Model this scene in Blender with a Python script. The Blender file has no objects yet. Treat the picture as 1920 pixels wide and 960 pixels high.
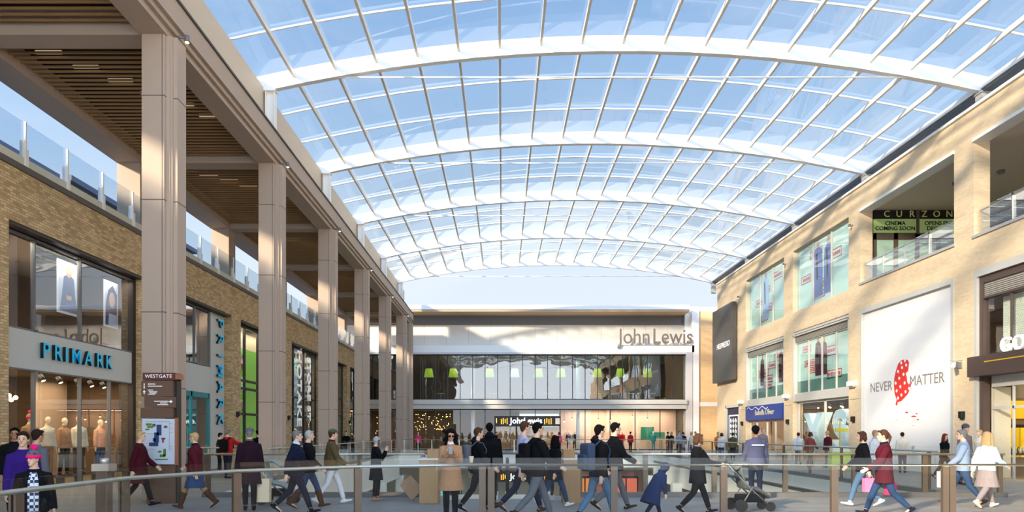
import bpy, bmesh, math, random
from mathutils import Vector, Matrix

random.seed(7)
scene = bpy.context.scene
COL = scene.collection
R = math.radians

# ------------------------------------------------------------------ camera, sky, sun, exposure
EYE = 1.66
cam_data = bpy.data.cameras.new('camera')
cam = bpy.data.objects.new('camera', cam_data)
COL.objects.link(cam)
cam.location = (0, 0, EYE)
cam.rotation_euler = (R(90), 0, 0)
cam_data.sensor_fit = 'HORIZONTAL'
cam_data.sensor_width = 36
cam_data.lens = 24
cam_data.shift_x = 18 / 1920
cam_data.shift_y = 331 / 1920
cam_data.clip_end = 600
scene.camera = cam

SKY_SUN_SIDE = 3.4
world = bpy.data.worlds.new('sky')
scene.world = world
world.use_nodes = True
nt = world.node_tree
nt.nodes.clear()
tc = nt.nodes.new('ShaderNodeTexCoord')
sep = nt.nodes.new('ShaderNodeSeparateXYZ')
ramp = nt.nodes.new('ShaderNodeValToRGB')
ramp.color_ramp.elements[0].position = 0.0
ramp.color_ramp.elements[0].color = (0.86, 0.92, 0.985, 1)
ramp.color_ramp.elements[1].position = 1.0
ramp.color_ramp.elements[1].color = (0.18, 0.36, 0.74, 1)
for p, c in ((0.22, (0.76, 0.865, 0.97, 1)), (0.38, (0.45, 0.65, 0.93, 1)), (0.6, (0.27, 0.48, 0.84, 1))):
    e = ramp.color_ramp.elements.new(p)
    e.color = c
noise = nt.nodes.new('ShaderNodeTexNoise')
noise.inputs['Scale'].default_value = 3.2
noise.inputs['Detail'].default_value = 5
nmap = nt.nodes.new('ShaderNodeMapping')
nmap.inputs['Scale'].default_value = (1, 1, 4)
nramp = nt.nodes.new('ShaderNodeValToRGB')
nramp.color_ramp.elements[0].position = 0.52
nramp.color_ramp.elements[0].color = (0, 0, 0, 1)
nramp.color_ramp.elements[1].position = 0.82
nramp.color_ramp.elements[1].color = (0.45, 0.45, 0.45, 1)
mixc = nt.nodes.new('ShaderNodeMix')
mixc.data_type = 'RGBA'
mixc.inputs[7].default_value = (0.92, 0.95, 1.0, 1)
bg = nt.nodes.new('ShaderNodeBackground')
bg.inputs['Strength'].default_value = 0.9
wo = nt.nodes.new('ShaderNodeOutputWorld')
L = nt.links.new
L(tc.outputs['Generated'], sep.inputs[0])
L(sep.outputs['Z'], ramp.inputs[0])
L(tc.outputs['Generated'], nmap.inputs[0])
L(nmap.outputs[0], noise.inputs['Vector'])
L(noise.outputs['Fac'], nramp.inputs[0])
L(nramp.outputs[0], mixc.inputs[0])
L(ramp.outputs[0], mixc.inputs[6])
# the sky is brighter on the sun's side (behind the camera)
yf = nt.nodes.new('ShaderNodeMapRange'); yf.inputs['From Min'].default_value = 0.35; yf.inputs['From Max'].default_value = -0.9
yf.inputs['To Min'].default_value = 1.0; yf.inputs['To Max'].default_value = SKY_SUN_SIDE
yf.interpolation_type = 'SMOOTHSTEP'
L(sep.outputs['Y'], yf.inputs['Value'])
vm = nt.nodes.new('ShaderNodeVectorMath'); vm.operation = 'SCALE'
L(mixc.outputs[2], vm.inputs[0]); L(yf.outputs[0], vm.inputs['Scale'])
L(vm.outputs[0], bg.inputs[0])
L(bg.outputs[0], wo.inputs[0])

sun_data = bpy.data.lights.new('sun', 'SUN')
sun = bpy.data.objects.new('sun', sun_data)
COL.objects.link(sun)
sun.location = (-30, -30, 30)
sun_data.energy = 7.4
sun_data.color = (1.0, 0.86, 0.68)
sun_data.angle = R(3.2)
SUN_DIR = Vector((1.0, 1.0, -0.5))
sun.rotation_euler = SUN_DIR.to_track_quat('-Z', 'Y').to_euler()

vs = scene.view_settings
scene.display_settings.display_device = 'sRGB'
vs.view_transform = 'Standard'
vs.look = 'None'
vs.gamma = 1
vs.use_curve_mapping = False
vs.exposure = 0.2
scene.cycles.transparent_max_bounces = 32
scene.cycles.max_bounces = 10
scene.cycles.diffuse_bounces = 6
scene.cycles.sample_clamp_indirect = 6
scene.cycles.use_denoising = True

# ------------------------------------------------------------------ materials
MATS = {}
def srgb(r, g, b):
    f = lambda c: (c / 255 / 12.92) if c / 255 <= 0.04045 else ((c / 255 + 0.055) / 1.055) ** 2.4
    return (f(r), f(g), f(b), 1)

def mat(name, rgb, rough=0.6, metal=0.0, var=0.06, scale=6.0, emit=0.0, bump=0.0, spec=0.5):
    """procedural material: base colour varied by noise"""
    if name in MATS:
        return MATS[name]
    m = bpy.data.materials.new(name)
    m.use_nodes = True
    t = m.node_tree
    b = t.nodes['Principled BSDF']
    b.inputs['Roughness'].default_value = rough
    b.inputs['Metallic'].default_value = metal
    b.inputs['Specular IOR Level'].default_value = spec
    c = srgb(*rgb)
    tcn = t.nodes.new('ShaderNodeTexCoord')
    n = t.nodes.new('ShaderNodeTexNoise')
    n.inputs['Scale'].default_value = scale
    n.inputs['Detail'].default_value = 3
    mx = t.nodes.new('ShaderNodeMix')
    mx.data_type = 'RGBA'
    mx.inputs[6].default_value = tuple(max(0, v * (1 - var)) for v in c[:3]) + (1,)
    mx.inputs[7].default_value = tuple(min(1, v * (1 + var)) for v in c[:3]) + (1,)
    t.links.new(tcn.outputs['Object'], n.inputs['Vector'])
    t.links.new(n.outputs['Fac'], mx.inputs[0])
    t.links.new(mx.outputs[2], b.inputs['Base Color'])
    if emit:
        b.inputs['Emission Color'].default_value = c
        b.inputs['Emission Strength'].default_value = emit
    if bump:
        bp = t.nodes.new('ShaderNodeBump')
        bp.inputs['Strength'].default_value = bump
        bp.inputs['Distance'].default_value = 0.01
        t.links.new(n.outputs['Fac'], bp.inputs['Height'])
        t.links.new(bp.outputs[0], b.inputs['Normal'])
    MATS[name] = m
    return m

def swiz(t, order):
    """object coordinates re-ordered so that the pattern lies on the wanted plane"""
    tcn = t.nodes.new('ShaderNodeTexCoord')
    s = t.nodes.new('ShaderNodeSeparateXYZ')
    c = t.nodes.new('ShaderNodeCombineXYZ')
    t.links.new(tcn.outputs['Object'], s.inputs[0])
    for i, ch in enumerate(order):
        if ch == 'H':
            a = t.nodes.new('ShaderNodeMath'); a.operation = 'ADD'
            t.links.new(s.outputs['X'], a.inputs[0]); t.links.new(s.outputs['Y'], a.inputs[1])
            t.links.new(a.outputs[0], c.inputs[i])
        else:
            t.links.new(s.outputs[ch], c.inputs[i])
    return c

def brickmat(name, c1, c2, mortar, bw, rh, ms, order='HZX', rough=0.85, bump=0.5, offset=0.5, tint=0.25, bias=0.0):
    if name in MATS:
        return MATS[name]
    m = bpy.data.materials.new(name)
    m.use_nodes = True
    t = m.node_tree
    b = t.nodes['Principled BSDF']
    b.inputs['Roughness'].default_value = rough
    v = swiz(t, order)
    br = t.nodes.new('ShaderNodeTexBrick')
    br.inputs['Scale'].default_value = 1
    br.inputs['Brick Width'].default_value = bw
    br.inputs['Row Height'].default_value = rh
    br.inputs['Mortar Size'].default_value = ms
    br.inputs['Bias'].default_value = bias
    br.offset = offset
    br.inputs['Color1'].default_value = srgb(*c1)
    br.inputs['Color2'].default_value = srgb(*c2)
    br.inputs['Mortar'].default_value = srgb(*mortar)
    n = t.nodes.new('ShaderNodeTexNoise')
    n.inputs['Scale'].default_value = 0.9
    n.inputs['Detail'].default_value = 4
    mx = t.nodes.new('ShaderNodeMix')
    mx.data_type = 'RGBA'
    mx.blend_type = 'MULTIPLY'
    mx.inputs[0].default_value = tint
    t.links.new(v.outputs[0], br.inputs['Vector'])
    t.links.new(v.outputs[0], n.inputs['Vector'])
    t.links.new(br.outputs['Color'], mx.inputs[6])
    t.links.new(n.outputs['Fac'], mx.inputs[7])
    t.links.new(mx.outputs[2], b.inputs['Base Color'])
    bp = t.nodes.new('ShaderNodeBump')
    bp.inputs['Strength'].default_value = bump
    bp.inputs['Distance'].default_value = 0.01
    bp.invert = True
    t.links.new(br.outputs['Fac'], bp.inputs['Height'])
    t.links.new(bp.outputs[0], b.inputs['Normal'])
    MATS[name] = m
    return m

def glassmat(name, tint=(1, 1, 1), refl=1.0, rough=0.0, body=0.0, bodycol=(0.7, 0.85, 0.8), ior=1.5, wav=0.0):
    """thin clear pane: transparent + fresnel reflection, optional milky body"""
    if name in MATS:
        return MATS[name]
    m = bpy.data.materials.new(name)
    m.use_nodes = True
    t = m.node_tree
    t.nodes.clear()
    o = t.nodes.new('ShaderNodeOutputMaterial')
    tr = t.nodes.new('ShaderNodeBsdfTransparent')
    tr.inputs[0].default_value = (*tint, 1)
    gl = t.nodes.new('ShaderNodeBsdfGlossy')
    gl.inputs['Roughness'].default_value = rough
    gl.inputs[0].default_value = (1, 1, 1, 1)
    fr = t.nodes.new('ShaderNodeFresnel')
    fr.inputs[0].default_value = ior
    mu = t.nodes.new('ShaderNodeMath'); mu.operation = 'MULTIPLY'; mu.use_clamp = True
    mu.inputs[1].default_value = refl
    mx = t.nodes.new('ShaderNodeMixShader')
    # reflect on the outer face only (a thin pane has no total internal reflection)
    ge = t.nodes.new('ShaderNodeNewGeometry')
    inv = t.nodes.new('ShaderNodeMath'); inv.operation = 'SUBTRACT'; inv.inputs[0].default_value = 1.0
    m0 = t.nodes.new('ShaderNodeMath'); m0.operation = 'MULTIPLY'
    t.links.new(ge.outputs['Backfacing'], inv.inputs[1]); t.links.new(fr.outputs[0], m0.inputs[0]); t.links.new(inv.outputs[0], m0.inputs[1])
    t.links.new(m0.outputs[0], mu.inputs[0])
    if wav:
        n = t.nodes.new('ShaderNodeTexNoise'); n.inputs['Scale'].default_value = 0.5
        tcn = t.nodes.new('ShaderNodeTexCoord'); t.links.new(tcn.outputs['Object'], n.inputs['Vector'])
        bp = t.nodes.new('ShaderNodeBump'); bp.inputs['Strength'].default_value = wav; bp.inputs['Distance'].default_value = 0.05
        t.links.new(n.outputs['Fac'], bp.inputs['Height']); t.links.new(bp.outputs[0], gl.inputs['Normal'])
    if body:
        df = t.nodes.new('ShaderNodeBsdfDiffuse')
        df.inputs[0].default_value = (*bodycol, 1)
        m2 = t.nodes.new('ShaderNodeMixShader')
        m2.inputs[0].default_value = body
        t.links.new(tr.outputs[0], m2.inputs[1]); t.links.new(df.outputs[0], m2.inputs[2])
        t.links.new(m2.outputs[0], mx.inputs[1])
    else:
        t.links.new(tr.outputs[0], mx.inputs[1])
    t.links.new(mu.outputs[0], mx.inputs[0])
    t.links.new(gl.outputs[0], mx.inputs[2])
    t.links.new(mx.outputs[0], o.inputs[0])
    MATS[name] = m
    return m

def woodmat(name, c1, c2, order='HZX', scale=(3, 30, 3), rough=0.5):
    if name in MATS:
        return MATS[name]
    m = bpy.data.materials.new(name)
    m.use_nodes = True
    t = m.node_tree
    b = t.nodes['Principled BSDF']
    b.inputs['Roughness'].default_value = rough
    tcn = t.nodes.new('ShaderNodeTexCoord')
    mp = t.nodes.new('ShaderNodeMapping'); mp.inputs['Scale'].default_value = scale
    n = t.nodes.new('ShaderNodeTexNoise'); n.inputs['Scale'].default_value = 1.0; n.inputs['Detail'].default_value = 5
    mx = t.nodes.new('ShaderNodeMix'); mx.data_type = 'RGBA'
    mx.inputs[6].default_value = srgb(*c1); mx.inputs[7].default_value = srgb(*c2)
    t.links.new(tcn.outputs['Object'], mp.inputs[0]); t.links.new(mp.outputs[0], n.inputs['Vector'])
    t.links.new(n.outputs['Fac'], mx.inputs[0]); t.links.new(mx.outputs[2], b.inputs['Base Color'])
    MATS[name] = m
    return m

def checkmat(name, c1, c2, scale):
    if name in MATS:
        return MATS[name]
    m = bpy.data.materials.new(name)
    m.use_nodes = True
    t = m.node_tree
    b = t.nodes['Principled BSDF']
    b.inputs['Roughness'].default_value = 0.8
    tcn = t.nodes.new('ShaderNodeTexCoord')
    n = t.nodes.new('ShaderNodeTexChecker'); n.inputs['Scale'].default_value = scale
    n.inputs[1].default_value = srgb(*c1); n.inputs[2].default_value = srgb(*c2)
    t.links.new(tcn.outputs['Object'], n.inputs['Vector']); t.links.new(n.outputs[0], b.inputs['Base Color'])
    MATS[name] = m
    return m

BRICK_L = brickmat('brown_brick', (238, 206, 152), (186, 152, 104), (170, 148, 116), 0.225, 0.075, 0.009, tint=0.35)
BRICK_R = brickmat('cream_brick', (236, 210, 172), (226, 196, 154), (230, 206, 172), 0.225, 0.075, 0.006, tint=0.12, bump=0.2)
STONE = mat('stone_cladding', (178, 157, 138), 0.75, var=0.04, scale=2, bump=0.1)
STONE_D = mat('stone_joint', (96, 86, 78), 0.9)
CONC_W = mat('white_render', (235, 230, 222), 0.6, var=0.02)
WHITE = mat('white_paint', (238, 234, 226), 0.4, var=0.015, scale=2)
STEELW = mat('white_steel', (240, 236, 228), 0.35, var=0.02)
CREAM = mat('cream_panel', (226, 212, 190), 0.55, var=0.02)
TANP = brickmat('tan_cladding', (226, 190, 140), (218, 180, 130), (190, 156, 112), 0.9, 0.3, 0.004, tint=0.1, bump=0.1)
GREYP = brickmat('grey_panel', (222, 214, 202), (218, 210, 198), (170, 164, 154), 2.1, 3.0, 0.012, tint=0.06, bump=0.1)
DKGREY = mat('dark_grey_metal', (74, 76, 80), 0.5, var=0.04)
MIDGREY = mat('mid_grey_metal', (112, 110, 108), 0.5, var=0.04)
BLACK = mat('black_metal', (22, 22, 24), 0.45)
BRONZE = mat('bronze_metal', (112, 94, 80), 0.38, 0.35, var=0.06)
BRONZE_D = mat('dark_bronze', (62, 52, 46), 0.45, 0.3)
STEEL = mat('brushed_steel', (196, 192, 180), 0.32, 0.75, var=0.05)
SLAT = woodmat('timber_slat', (176, 136, 86), (140, 102, 60), scale=(1.5, 25, 25))
SLAT_BACK = mat('dark_soffit', (34, 24, 16), 0.9)
PAVE = brickmat('paving', (158, 150, 140), (148, 141, 131), (118, 110, 100), 0.9, 0.45, 0.006, order='XYZ', rough=0.6, tint=0.3, bump=0.08)
KERB = mat('kerb_stone', (104, 100, 95), 0.6, var=0.08)
SOFFIT = mat('grey_soffit', (214, 200, 180), 0.8, var=0.02)
LOUVRE = brickmat('louvre_grille', (178, 170, 156), (172, 164, 150), (96, 90, 82), 40.0, 0.07, 0.02, tint=0.05, bump=0.6, offset=0)
OAK = woodmat('oak', (186, 146, 96), (160, 120, 74), scale=(20, 20, 1.5))
GLASS_ROOF = glassmat('roof_glass', (0.96, 0.98, 0.99), 1.0, body=0.014, bodycol=(0.75, 0.84, 0.92))
GLASS_RAIL = glassmat('rail_glass', (0.975, 0.99, 0.98), 0.7)
GLASS_SHOP = glassmat('shop_glass', (0.95, 0.97, 0.96), 1.6, wav=0.02, ior=1.5)
GLASS_JL = glassmat('tinted_glass', (0.72, 0.82, 0.80), 5.0, wav=0.25, ior=1.5)
GLASS_TERR = glassmat('terrace_glass', (0.86, 0.92, 0.97), 1.0, body=0.02, bodycol=(0.55, 0.68, 0.8))
FLAT_WHITE = mat('hoarding_white', (236, 232, 228), 0.6, var=0.015, scale=0.5)

GLASS_UP = glassmat('reflective_glass', (0.9, 0.93, 0.95), 3.0, wav=0.06, ior=1.5)
# ------------------------------------------------------------------ object helpers
def wloc(o):
    v = Vector((0, 0, 0))
    while o is not None:
        v = v + o.location
        o = o.parent
    return v

def tag(o, label=None, cat=None, group=None, kind=None):
    if label: o['label'] = label
    if cat: o['category'] = cat
    if group: o['group'] = group
    if kind: o['kind'] = kind
    return o

def thing(name, label, cat, loc=(0, 0, 0), group=None, kind=None):
    o = bpy.data.objects.new(name, None)
    o.empty_display_size = 0.2
    COL.objects.link(o)
    o.location = loc
    return tag(o, label, cat, group, kind)

class MB:
    """collects shapes (world coordinates) and links them as ONE mesh object"""
    def __init__(s):
        s.bm = bmesh.new()
        s.mi = 0
    def _m(s, faces):
        for f in faces: f.material_index = s.mi
    def box(s, x0, x1, y0, y1, z0, z1, mi=None):
        if x0 > x1: x0, x1 = x1, x0
        if y0 > y1: y0, y1 = y1, y0
        if z0 > z1: z0, z1 = z1, z0
        v = [s.bm.verts.new(p) for p in ((x0,y0,z0),(x1,y0,z0),(x1,y1,z0),(x0,y1,z0),(x0,y0,z1),(x1,y0,z1),(x1,y1,z1),(x0,y1,z1))]
        for q in ((3,2,1,0),(4,5,6,7),(0,1,5,4),(1,2,6,5),(2,3,7,6),(3,0,4,7)):
            f = s.bm.faces.new([v[i] for i in q])
            f.material_index = s.mi if mi is None else mi
        return s
    def obox(s, c, u, v, w):
        """oriented box: centre and three half vectors"""
        c, u, v, w = map(Vector, (c, u, v, w))
        if u.cross(v).dot(w) < 0: u = -u
        P = [c + a*u + b*v + d*w for d in (-1, 1) for a, b in ((-1,-1),(1,-1),(1,1),(-1,1))]
        vv = [s.bm.verts.new(p) for p in P]
        for q in ((3,2,1,0),(4,5,6,7),(0,1,5,4),(1,2,6,5),(2,3,7,6),(3,0,4,7)):
            f = s.bm.faces.new([vv[i] for i in q]); f.material_index = s.mi
        return s
    def bar(s, a, b, w, h=None, up=(0, 0, 1)):
        a, b = Vector(a), Vector(b)
        h = w if h is None else h
        d = (b - a); t = d.normalized(); up = Vector(up)
        if abs(t.dot(up)) > .99: up = Vector((1, 0, 0))
        r = t.cross(up).normalized(); q = r.cross(t)
        return s.obox((a + b) / 2, d / 2, r * w / 2, q * h / 2)
    def tube(s, pts, rad, n=8, side=(1, 0, 0), caps=True, round_ends=False, smooth=True):
        """lofted tube; rad = one number, or a list of r / (ru, rv)"""
        pts = [Vector(p) for p in pts]
        k = len(pts)
        rads = [rad] * k if isinstance(rad, (int, float)) else list(rad)
        rads = [(r, r) if isinstance(r, (int, float)) else r for r in rads]
        if round_ends:
            t0 = (pts[0] - pts[1]).normalized(); t1 = (pts[-1] - pts[-2]).normalized()
            r0 = min(rads[0]); r1 = min(rads[-1])
            P0 = [pts[0] + t0 * r0 * .95, pts[0] + t0 * r0 * .6]; Q0 = [tuple(x * .35 for x in rads[0]), tuple(x * .8 for x in rads[0])]
            P1 = [pts[-1] + t1 * r1 * .6, pts[-1] + t1 * r1 * .95]; Q1 = [tuple(x * .8 for x in rads[-1]), tuple(x * .35 for x in rads[-1])]
            pts = P0 + pts + P1; rads = Q0 + rads + Q1; k = len(pts)
        rings = []
        side = Vector(side)
        for i, p in enumerate(pts):
            t = (pts[min(i + 1, k - 1)] - pts[max(i - 1, 0)])
            if t.length < 1e-9: t = Vector((0, 0, 1))
            t.normalize()
            u = side - t * side.dot(t)
            if u.length < 1e-3:
                alt = Vector((0, 1, 0)) if abs(t.y) < .9 else Vector((0, 0, 1))
                u = alt - t * alt.dot(t)
            u.normalize(); v = t.cross(u)
            ru, rv = rads[i]
            rings.append([s.bm.verts.new(p + u * ru * math.cos(2*math.pi*j/n) + v * rv * math.sin(2*math.pi*j/n)) for j in range(n)])
        for a, b in zip(rings, rings[1:]):
            for j in range(n):
                f = s.bm.faces.new((a[j], a[(j+1) % n], b[(j+1) % n], b[j])); f.smooth = smooth; f.material_index = s.mi
        if caps:
            f = s.bm.faces.new(list(reversed(rings[0]))); f.material_index = s.mi
            f = s.bm.faces.new(rings[-1]); f.material_index = s.mi
        return s
    def ball(s, c, r, seg=12, rings=8, rot=None):
        r = (r, r, r) if isinstance(r, (int, float)) else r
        M = Matrix.Translation(Vector(c)) @ (rot.to_4x4() if rot else Matrix()) @ Matrix.Diagonal((*r, 1))
        g = bmesh.ops.create_uvsphere(s.bm, u_segments=seg, v_segments=rings, radius=1, matrix=M)
        for v in g['verts']:
            for f in v.link_faces: f.smooth = True; f.material_index = s.mi
        return s
    def prism(s, poly, axis, a, b):
        """poly = 2D outline; axis 'x': (y,z) pts extruded x=a..b; 'y': (x,z); 'z': (x,y)"""
        def P(p, q):
            return {'x': (q, p[0], p[1]), 'y': (p[0], q, p[1]), 'z': (p[0], p[1], q)}[axis]
        A = [s.bm.verts.new(P(p, a)) for p in poly]; B = [s.bm.verts.new(P(p, b)) for p in poly]
        n = len(poly)
        fs = [s.bm.faces.new(A), s.bm.faces.new(list(reversed(B)))]
        for i in range(n):
            fs.append(s.bm.faces.new((A[i], B[i], B[(i+1) % n], A[(i+1) % n])))
        for f in fs: f.material_index = s.mi
        bmesh.ops.recalc_face_normals(s.bm, faces=fs)
        return s
    def lathe(s, c, prof, n=16):
        """prof = [(r, z)...] about a vertical axis at c"""
        c = Vector(c); rings = []
        for r, z in prof:
            rings.append([s.bm.verts.new(c + Vector((r*math.cos(2*math.pi*j/n), r*math.sin(2*math.pi*j/n), z))) for j in range(n)])
        for a, b in zip(rings, rings[1:]):
            for j in range(n):
                f = s.bm.faces.new((a[j], a[(j+1) % n], b[(j+1) % n], b[j])); f.smooth = True; f.material_index = s.mi
        s.bm.faces.new(list(reversed(rings[0]))); s.bm.faces.new(rings[-1])
        return s
    def build(s, name, mats, parent=None, bevel=0, kind=None):
        if bevel:
            bmesh.ops.bevel(s.bm, geom=list(s.bm.edges), offset=bevel, segments=1, affect='EDGES', profile=.5)
        me = bpy.data.meshes.new(name)
        if parent is not None:
            off = wloc(parent)
            loc = Vector((0, 0, 0))
        else:
            vs_ = [v.co for v in s.bm.verts]
            off = Vector(((min(v.x for v in vs_) + max(v.x for v in vs_)) / 2, (min(v.y for v in vs_) + max(v.y for v in vs_)) / 2, min(v.z for v in vs_)))
            loc = off.copy()
        # structure keeps world coordinates so that brick and paving courses line up
        if kind == 'structure' and parent is None:
            off = Vector((0, 0, 0)); loc = Vector((0, 0, 0))
        bmesh.ops.translate(s.bm, verts=s.bm.verts, vec=-off)
        s.bm.to_mesh(me); s.bm.free()
        for m in (mats if isinstance(mats, (list, tuple)) else [mats]): me.materials.append(m)
        o = bpy.data.objects.new(name, me)
        COL.objects.link(o)
        if parent is not None: o.parent = parent
        else: o.location = loc
        if kind: o['kind'] = kind
        return o

def copy_tree(o, parent=None):
    c = o.copy(); COL.objects.link(c)
    if parent is not None: c.parent = parent
    for ch in [x for x in bpy.data.objects if x.parent == o]:
        copy_tree(ch, c)
    return c

PENDING = []     # objects whose modifiers / curves become plain meshes in one pass
def text(name, s, m, p, size, u, v, parent=None, ext=0.02, off=0.0, align='CENTER', spacing=1.0, squash=1.0):
    """lettering as real geometry; u = reading direction, v = letter-up, p = centre point (world)"""
    cu = bpy.data.curves.new(name, 'FONT')
    cu.body = s; cu.size = 1.0; cu.extrude = ext / size; cu.offset = off
    cu.align_x = align; cu.align_y = 'CENTER'; cu.space_character = spacing
    cu.resolution_u = 3
    u = Vector(u); v = Vector(v); n = u.cross(v)
    o = bpy.data.objects.new(name, cu)
    COL.objects.link(o)
    o.data.materials.append(m)
    M = Matrix((u * size * squash, v * size, n * size)).transposed()
    PENDING.append(('text', o, M))
    if parent is not None:
        o.parent = parent
        o.location = Vector(p) - wloc(parent)
    else:
        o.location = p
    return o

def flush_pending():
    bpy.context.view_layer.update()
    dg = bpy.context.evaluated_depsgraph_get()
    res = []
    for kind, o, extra in PENDING:
        me = bpy.data.meshes.new_from_object(o.evaluated_get(dg), depsgraph=dg)
        res.append(me)
    for (kind, o, extra), me in zip(PENDING, res):
        if kind == 'text':
            me.transform(extra.to_4x4())
            if extra.determinant() < 0: me.flip_normals()
            n = bpy.data.objects.new(o.name + '_mesh', me)
            nm = o.name
            COL.objects.link(n)
            n.parent = o.parent; n.location = o.location
            for k in o.keys():
                n[k] = o[k]
            for ch in [x for x in bpy.data.objects if x.parent == o]:
                ch.parent = n
            bpy.data.objects.remove(o)
            n.name = nm
        else:
            o.modifiers.clear()
            for p in me.polygons: p.use_smooth = True
            old = o.data
            o.data = me
    PENDING.clear()

UX, UY, UZ = Vector((1, 0, 0)), Vector((0, 1, 0)), Vector((0, 0, 1))

# ------------------------------------------------------------------ the setting: floors and void
VX0, VX1, VY0, VY1 = -7.9, 11.5, 17.9, 52.0     # the void looking down to the lower level
LOW = -5.6
b = MB()
b.box(-14.6, 18.3, -6, VY0, -0.5, 0)
b.box(-14.6, VX0, VY0, VY1, -0.5, 0)
b.box(VX1, 18.3, VY0, VY1, -0.5, 0)
b.box(-14.6, 24, VY1, 76, -0.5, 0)
b.build('floor', PAVE, kind='structure')
b = MB(); b.box(-22, 30, 8, 80, LOW - 0.3, LOW)
b.build('floor_lower', mat('lower_floor', (120, 116, 108), 0.35), kind='structure')
# slab edges around the void
WR = mat('slab_fascia', (214, 212, 200), 0.6, var=0.03)
b = MB(); b.box(VX0, VX0 + .06, VY0, VY1, -1.63, -0.02); b.box(VX0 - .05, VX0 + .1, VY0, VY1, -1.75, -1.63)
b.build('trim_1', WR, kind='structure')
b = MB(); b.box(VX1 - .06, VX1 + .02, VY0, VY1, -0.45, -0.02); b.box(VX1 - .02, VX1 + .3, VY0, VY1, -1.9, -0.62)
b.build('trim_2', WR, kind='structure')
b = MB(); b.box(VX1 + .02, VX1 + .2, VY0, VY1, -0.62, -0.45)
b.build('trim_3', mat('shadow_gap', (70, 62, 54), 0.8), kind='structure')
b = MB(); b.box(VX0, VX1, VY1 - .06, VY1 + .02, -1.0, -0.02); b.build('trim_4', WR, kind='structure')
# walls of the lower level
LW = mat('lower_wall', (206, 200, 180), 0.7)
b = MB(); b.box(-12.2, -12, 8, 80, LOW, -0.5); b.build('wall_lower_left', LW, kind='structure')
b = MB(); b.box(16, 16.2, 8, 80, LOW, -0.5); b.build('wall_lower_right', LW, kind='structure')
b = MB(); b.box(-12, 16, 64, 64.2, LOW, -0.5); b.build('wall_lower_back', LW, kind='structure')
# lower level piers
for i in range(5):
    y = 20 + i * 8
    for sx, x in (('left', VX0 + .1), ('right', VX1 - .3)):
        q = MB(); q.box(x - .3, x + .3, y - .3, y + .3, LOW, -1.6); q.box(x - .36, x + .36, y - .36, y + .36, LOW, LOW + .15)
        tag(q.build('lower_column', WR), 'pale square column of the lower level under the %s walkway, %s from the front' % (sx, ['first', 'second', 'third', 'fourth', 'fifth'][i]), 'column', 'lower level columns', 'thing')

# ------------------------------------------------------------------ left facade (brown brick)
FX = -12.8           # brick face
GX = -13.2           # glazing plane
OPEN_L = [(9.6, 16.4), (17.7, 24.4), (25.6, 32.3), (33.4, 40.2), (41.5, 48.3), (49.6, 56.3), (57.4, 62.2)]
TOPZ = 8.62
b = MB()
ys = [-6] + [v for p in OPEN_L for v in p] + [63.5]
for i in range(0, len(ys), 2):
    b.box(FX - .45, FX, ys[i], ys[i + 1], 0, 7.2)
b.box(FX - .45, FX, -6, 63.5, 7.2, TOPZ)
b.build('wall_left', BRICK_L, kind='structure')
b = MB()
for y0, y1 in OPEN_L:      # dark steel lining of every opening head
    b.box(FX - .44, FX - .03, y0, y1, 7.12, 7.2)
b.build('trim_5', BRONZE_D, kind='structure')
b = MB(); b.box(FX - .5, FX + .06, -6, 63.5, TOPZ, TOPZ + .16)
b.build('trim_6', mat('coping_dark', (92, 86, 80), 0.6), kind='structure')
b = MB(); b.box(FX - .42, FX - .18, -6, 63.5, TOPZ + .16, TOPZ + .5)
b.build('trim_7', mat('parapet_kerb', (205, 204, 190), 0.7), kind='structure')
b = MB(); b.box(-26, FX - .5, -6, 63.5, TOPZ - .3, TOPZ + .1)
b.build('floor_terrace', mat('terrace_deck', (170, 164, 156), 0.8), kind='structure')
b = MB(); b.box(-21, -20.8, -6, 66, -0.5, TOPZ - .3); b.build('wall_shop_back', mat('shop_back', (70, 52, 40), 0.8), kind='structure')
b = MB(); b.box(-21, FX - .45, -6, 66, -0.1, 0.01); b.build('floor_shop', mat('shop_floor', (110, 92, 74), 0.4), kind='structure')
b = MB()
for y in (17.0, 25.0, 33.0, 40.9, 48.9, 56.9):
    b.box(-20.8, FX - .45, y - .1, y + .1, 0, 7.9)
b.build('wall_shop_divider', mat('divider', (120, 92, 66), 0.8), kind='structure')

# terrace balustrade: one run of glass with white posts
bal = thing('terrace_balustrade', 'glass balustrade with pale posts along the top of the brown brick wall', 'balustrade', (FX - .3, 20, TOPZ + .16), kind='thing')
y = 0.6; k = 0
while y < 63:
    q = MB(); q.box(FX - .2, FX - .14, y - .06, y + .06, TOPZ + .16, TOPZ + .75); q.box(FX - .32, FX - .2, y - .05, y + .05, TOPZ + .3, TOPZ + 1.0)
    q.box(FX - .22, FX - .17, y - .025, y + .025, TOPZ + .75, TOPZ + 1.5)
    q.build('post', STEELW, bal)
    q = MB(); q.box(FX - .25, FX - .235, y + .04, y + 1.76, TOPZ + .3, TOPZ + 1.5)
    q.build('glass_panel', GLASS_TERR, bal)
    y += 1.8

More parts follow.
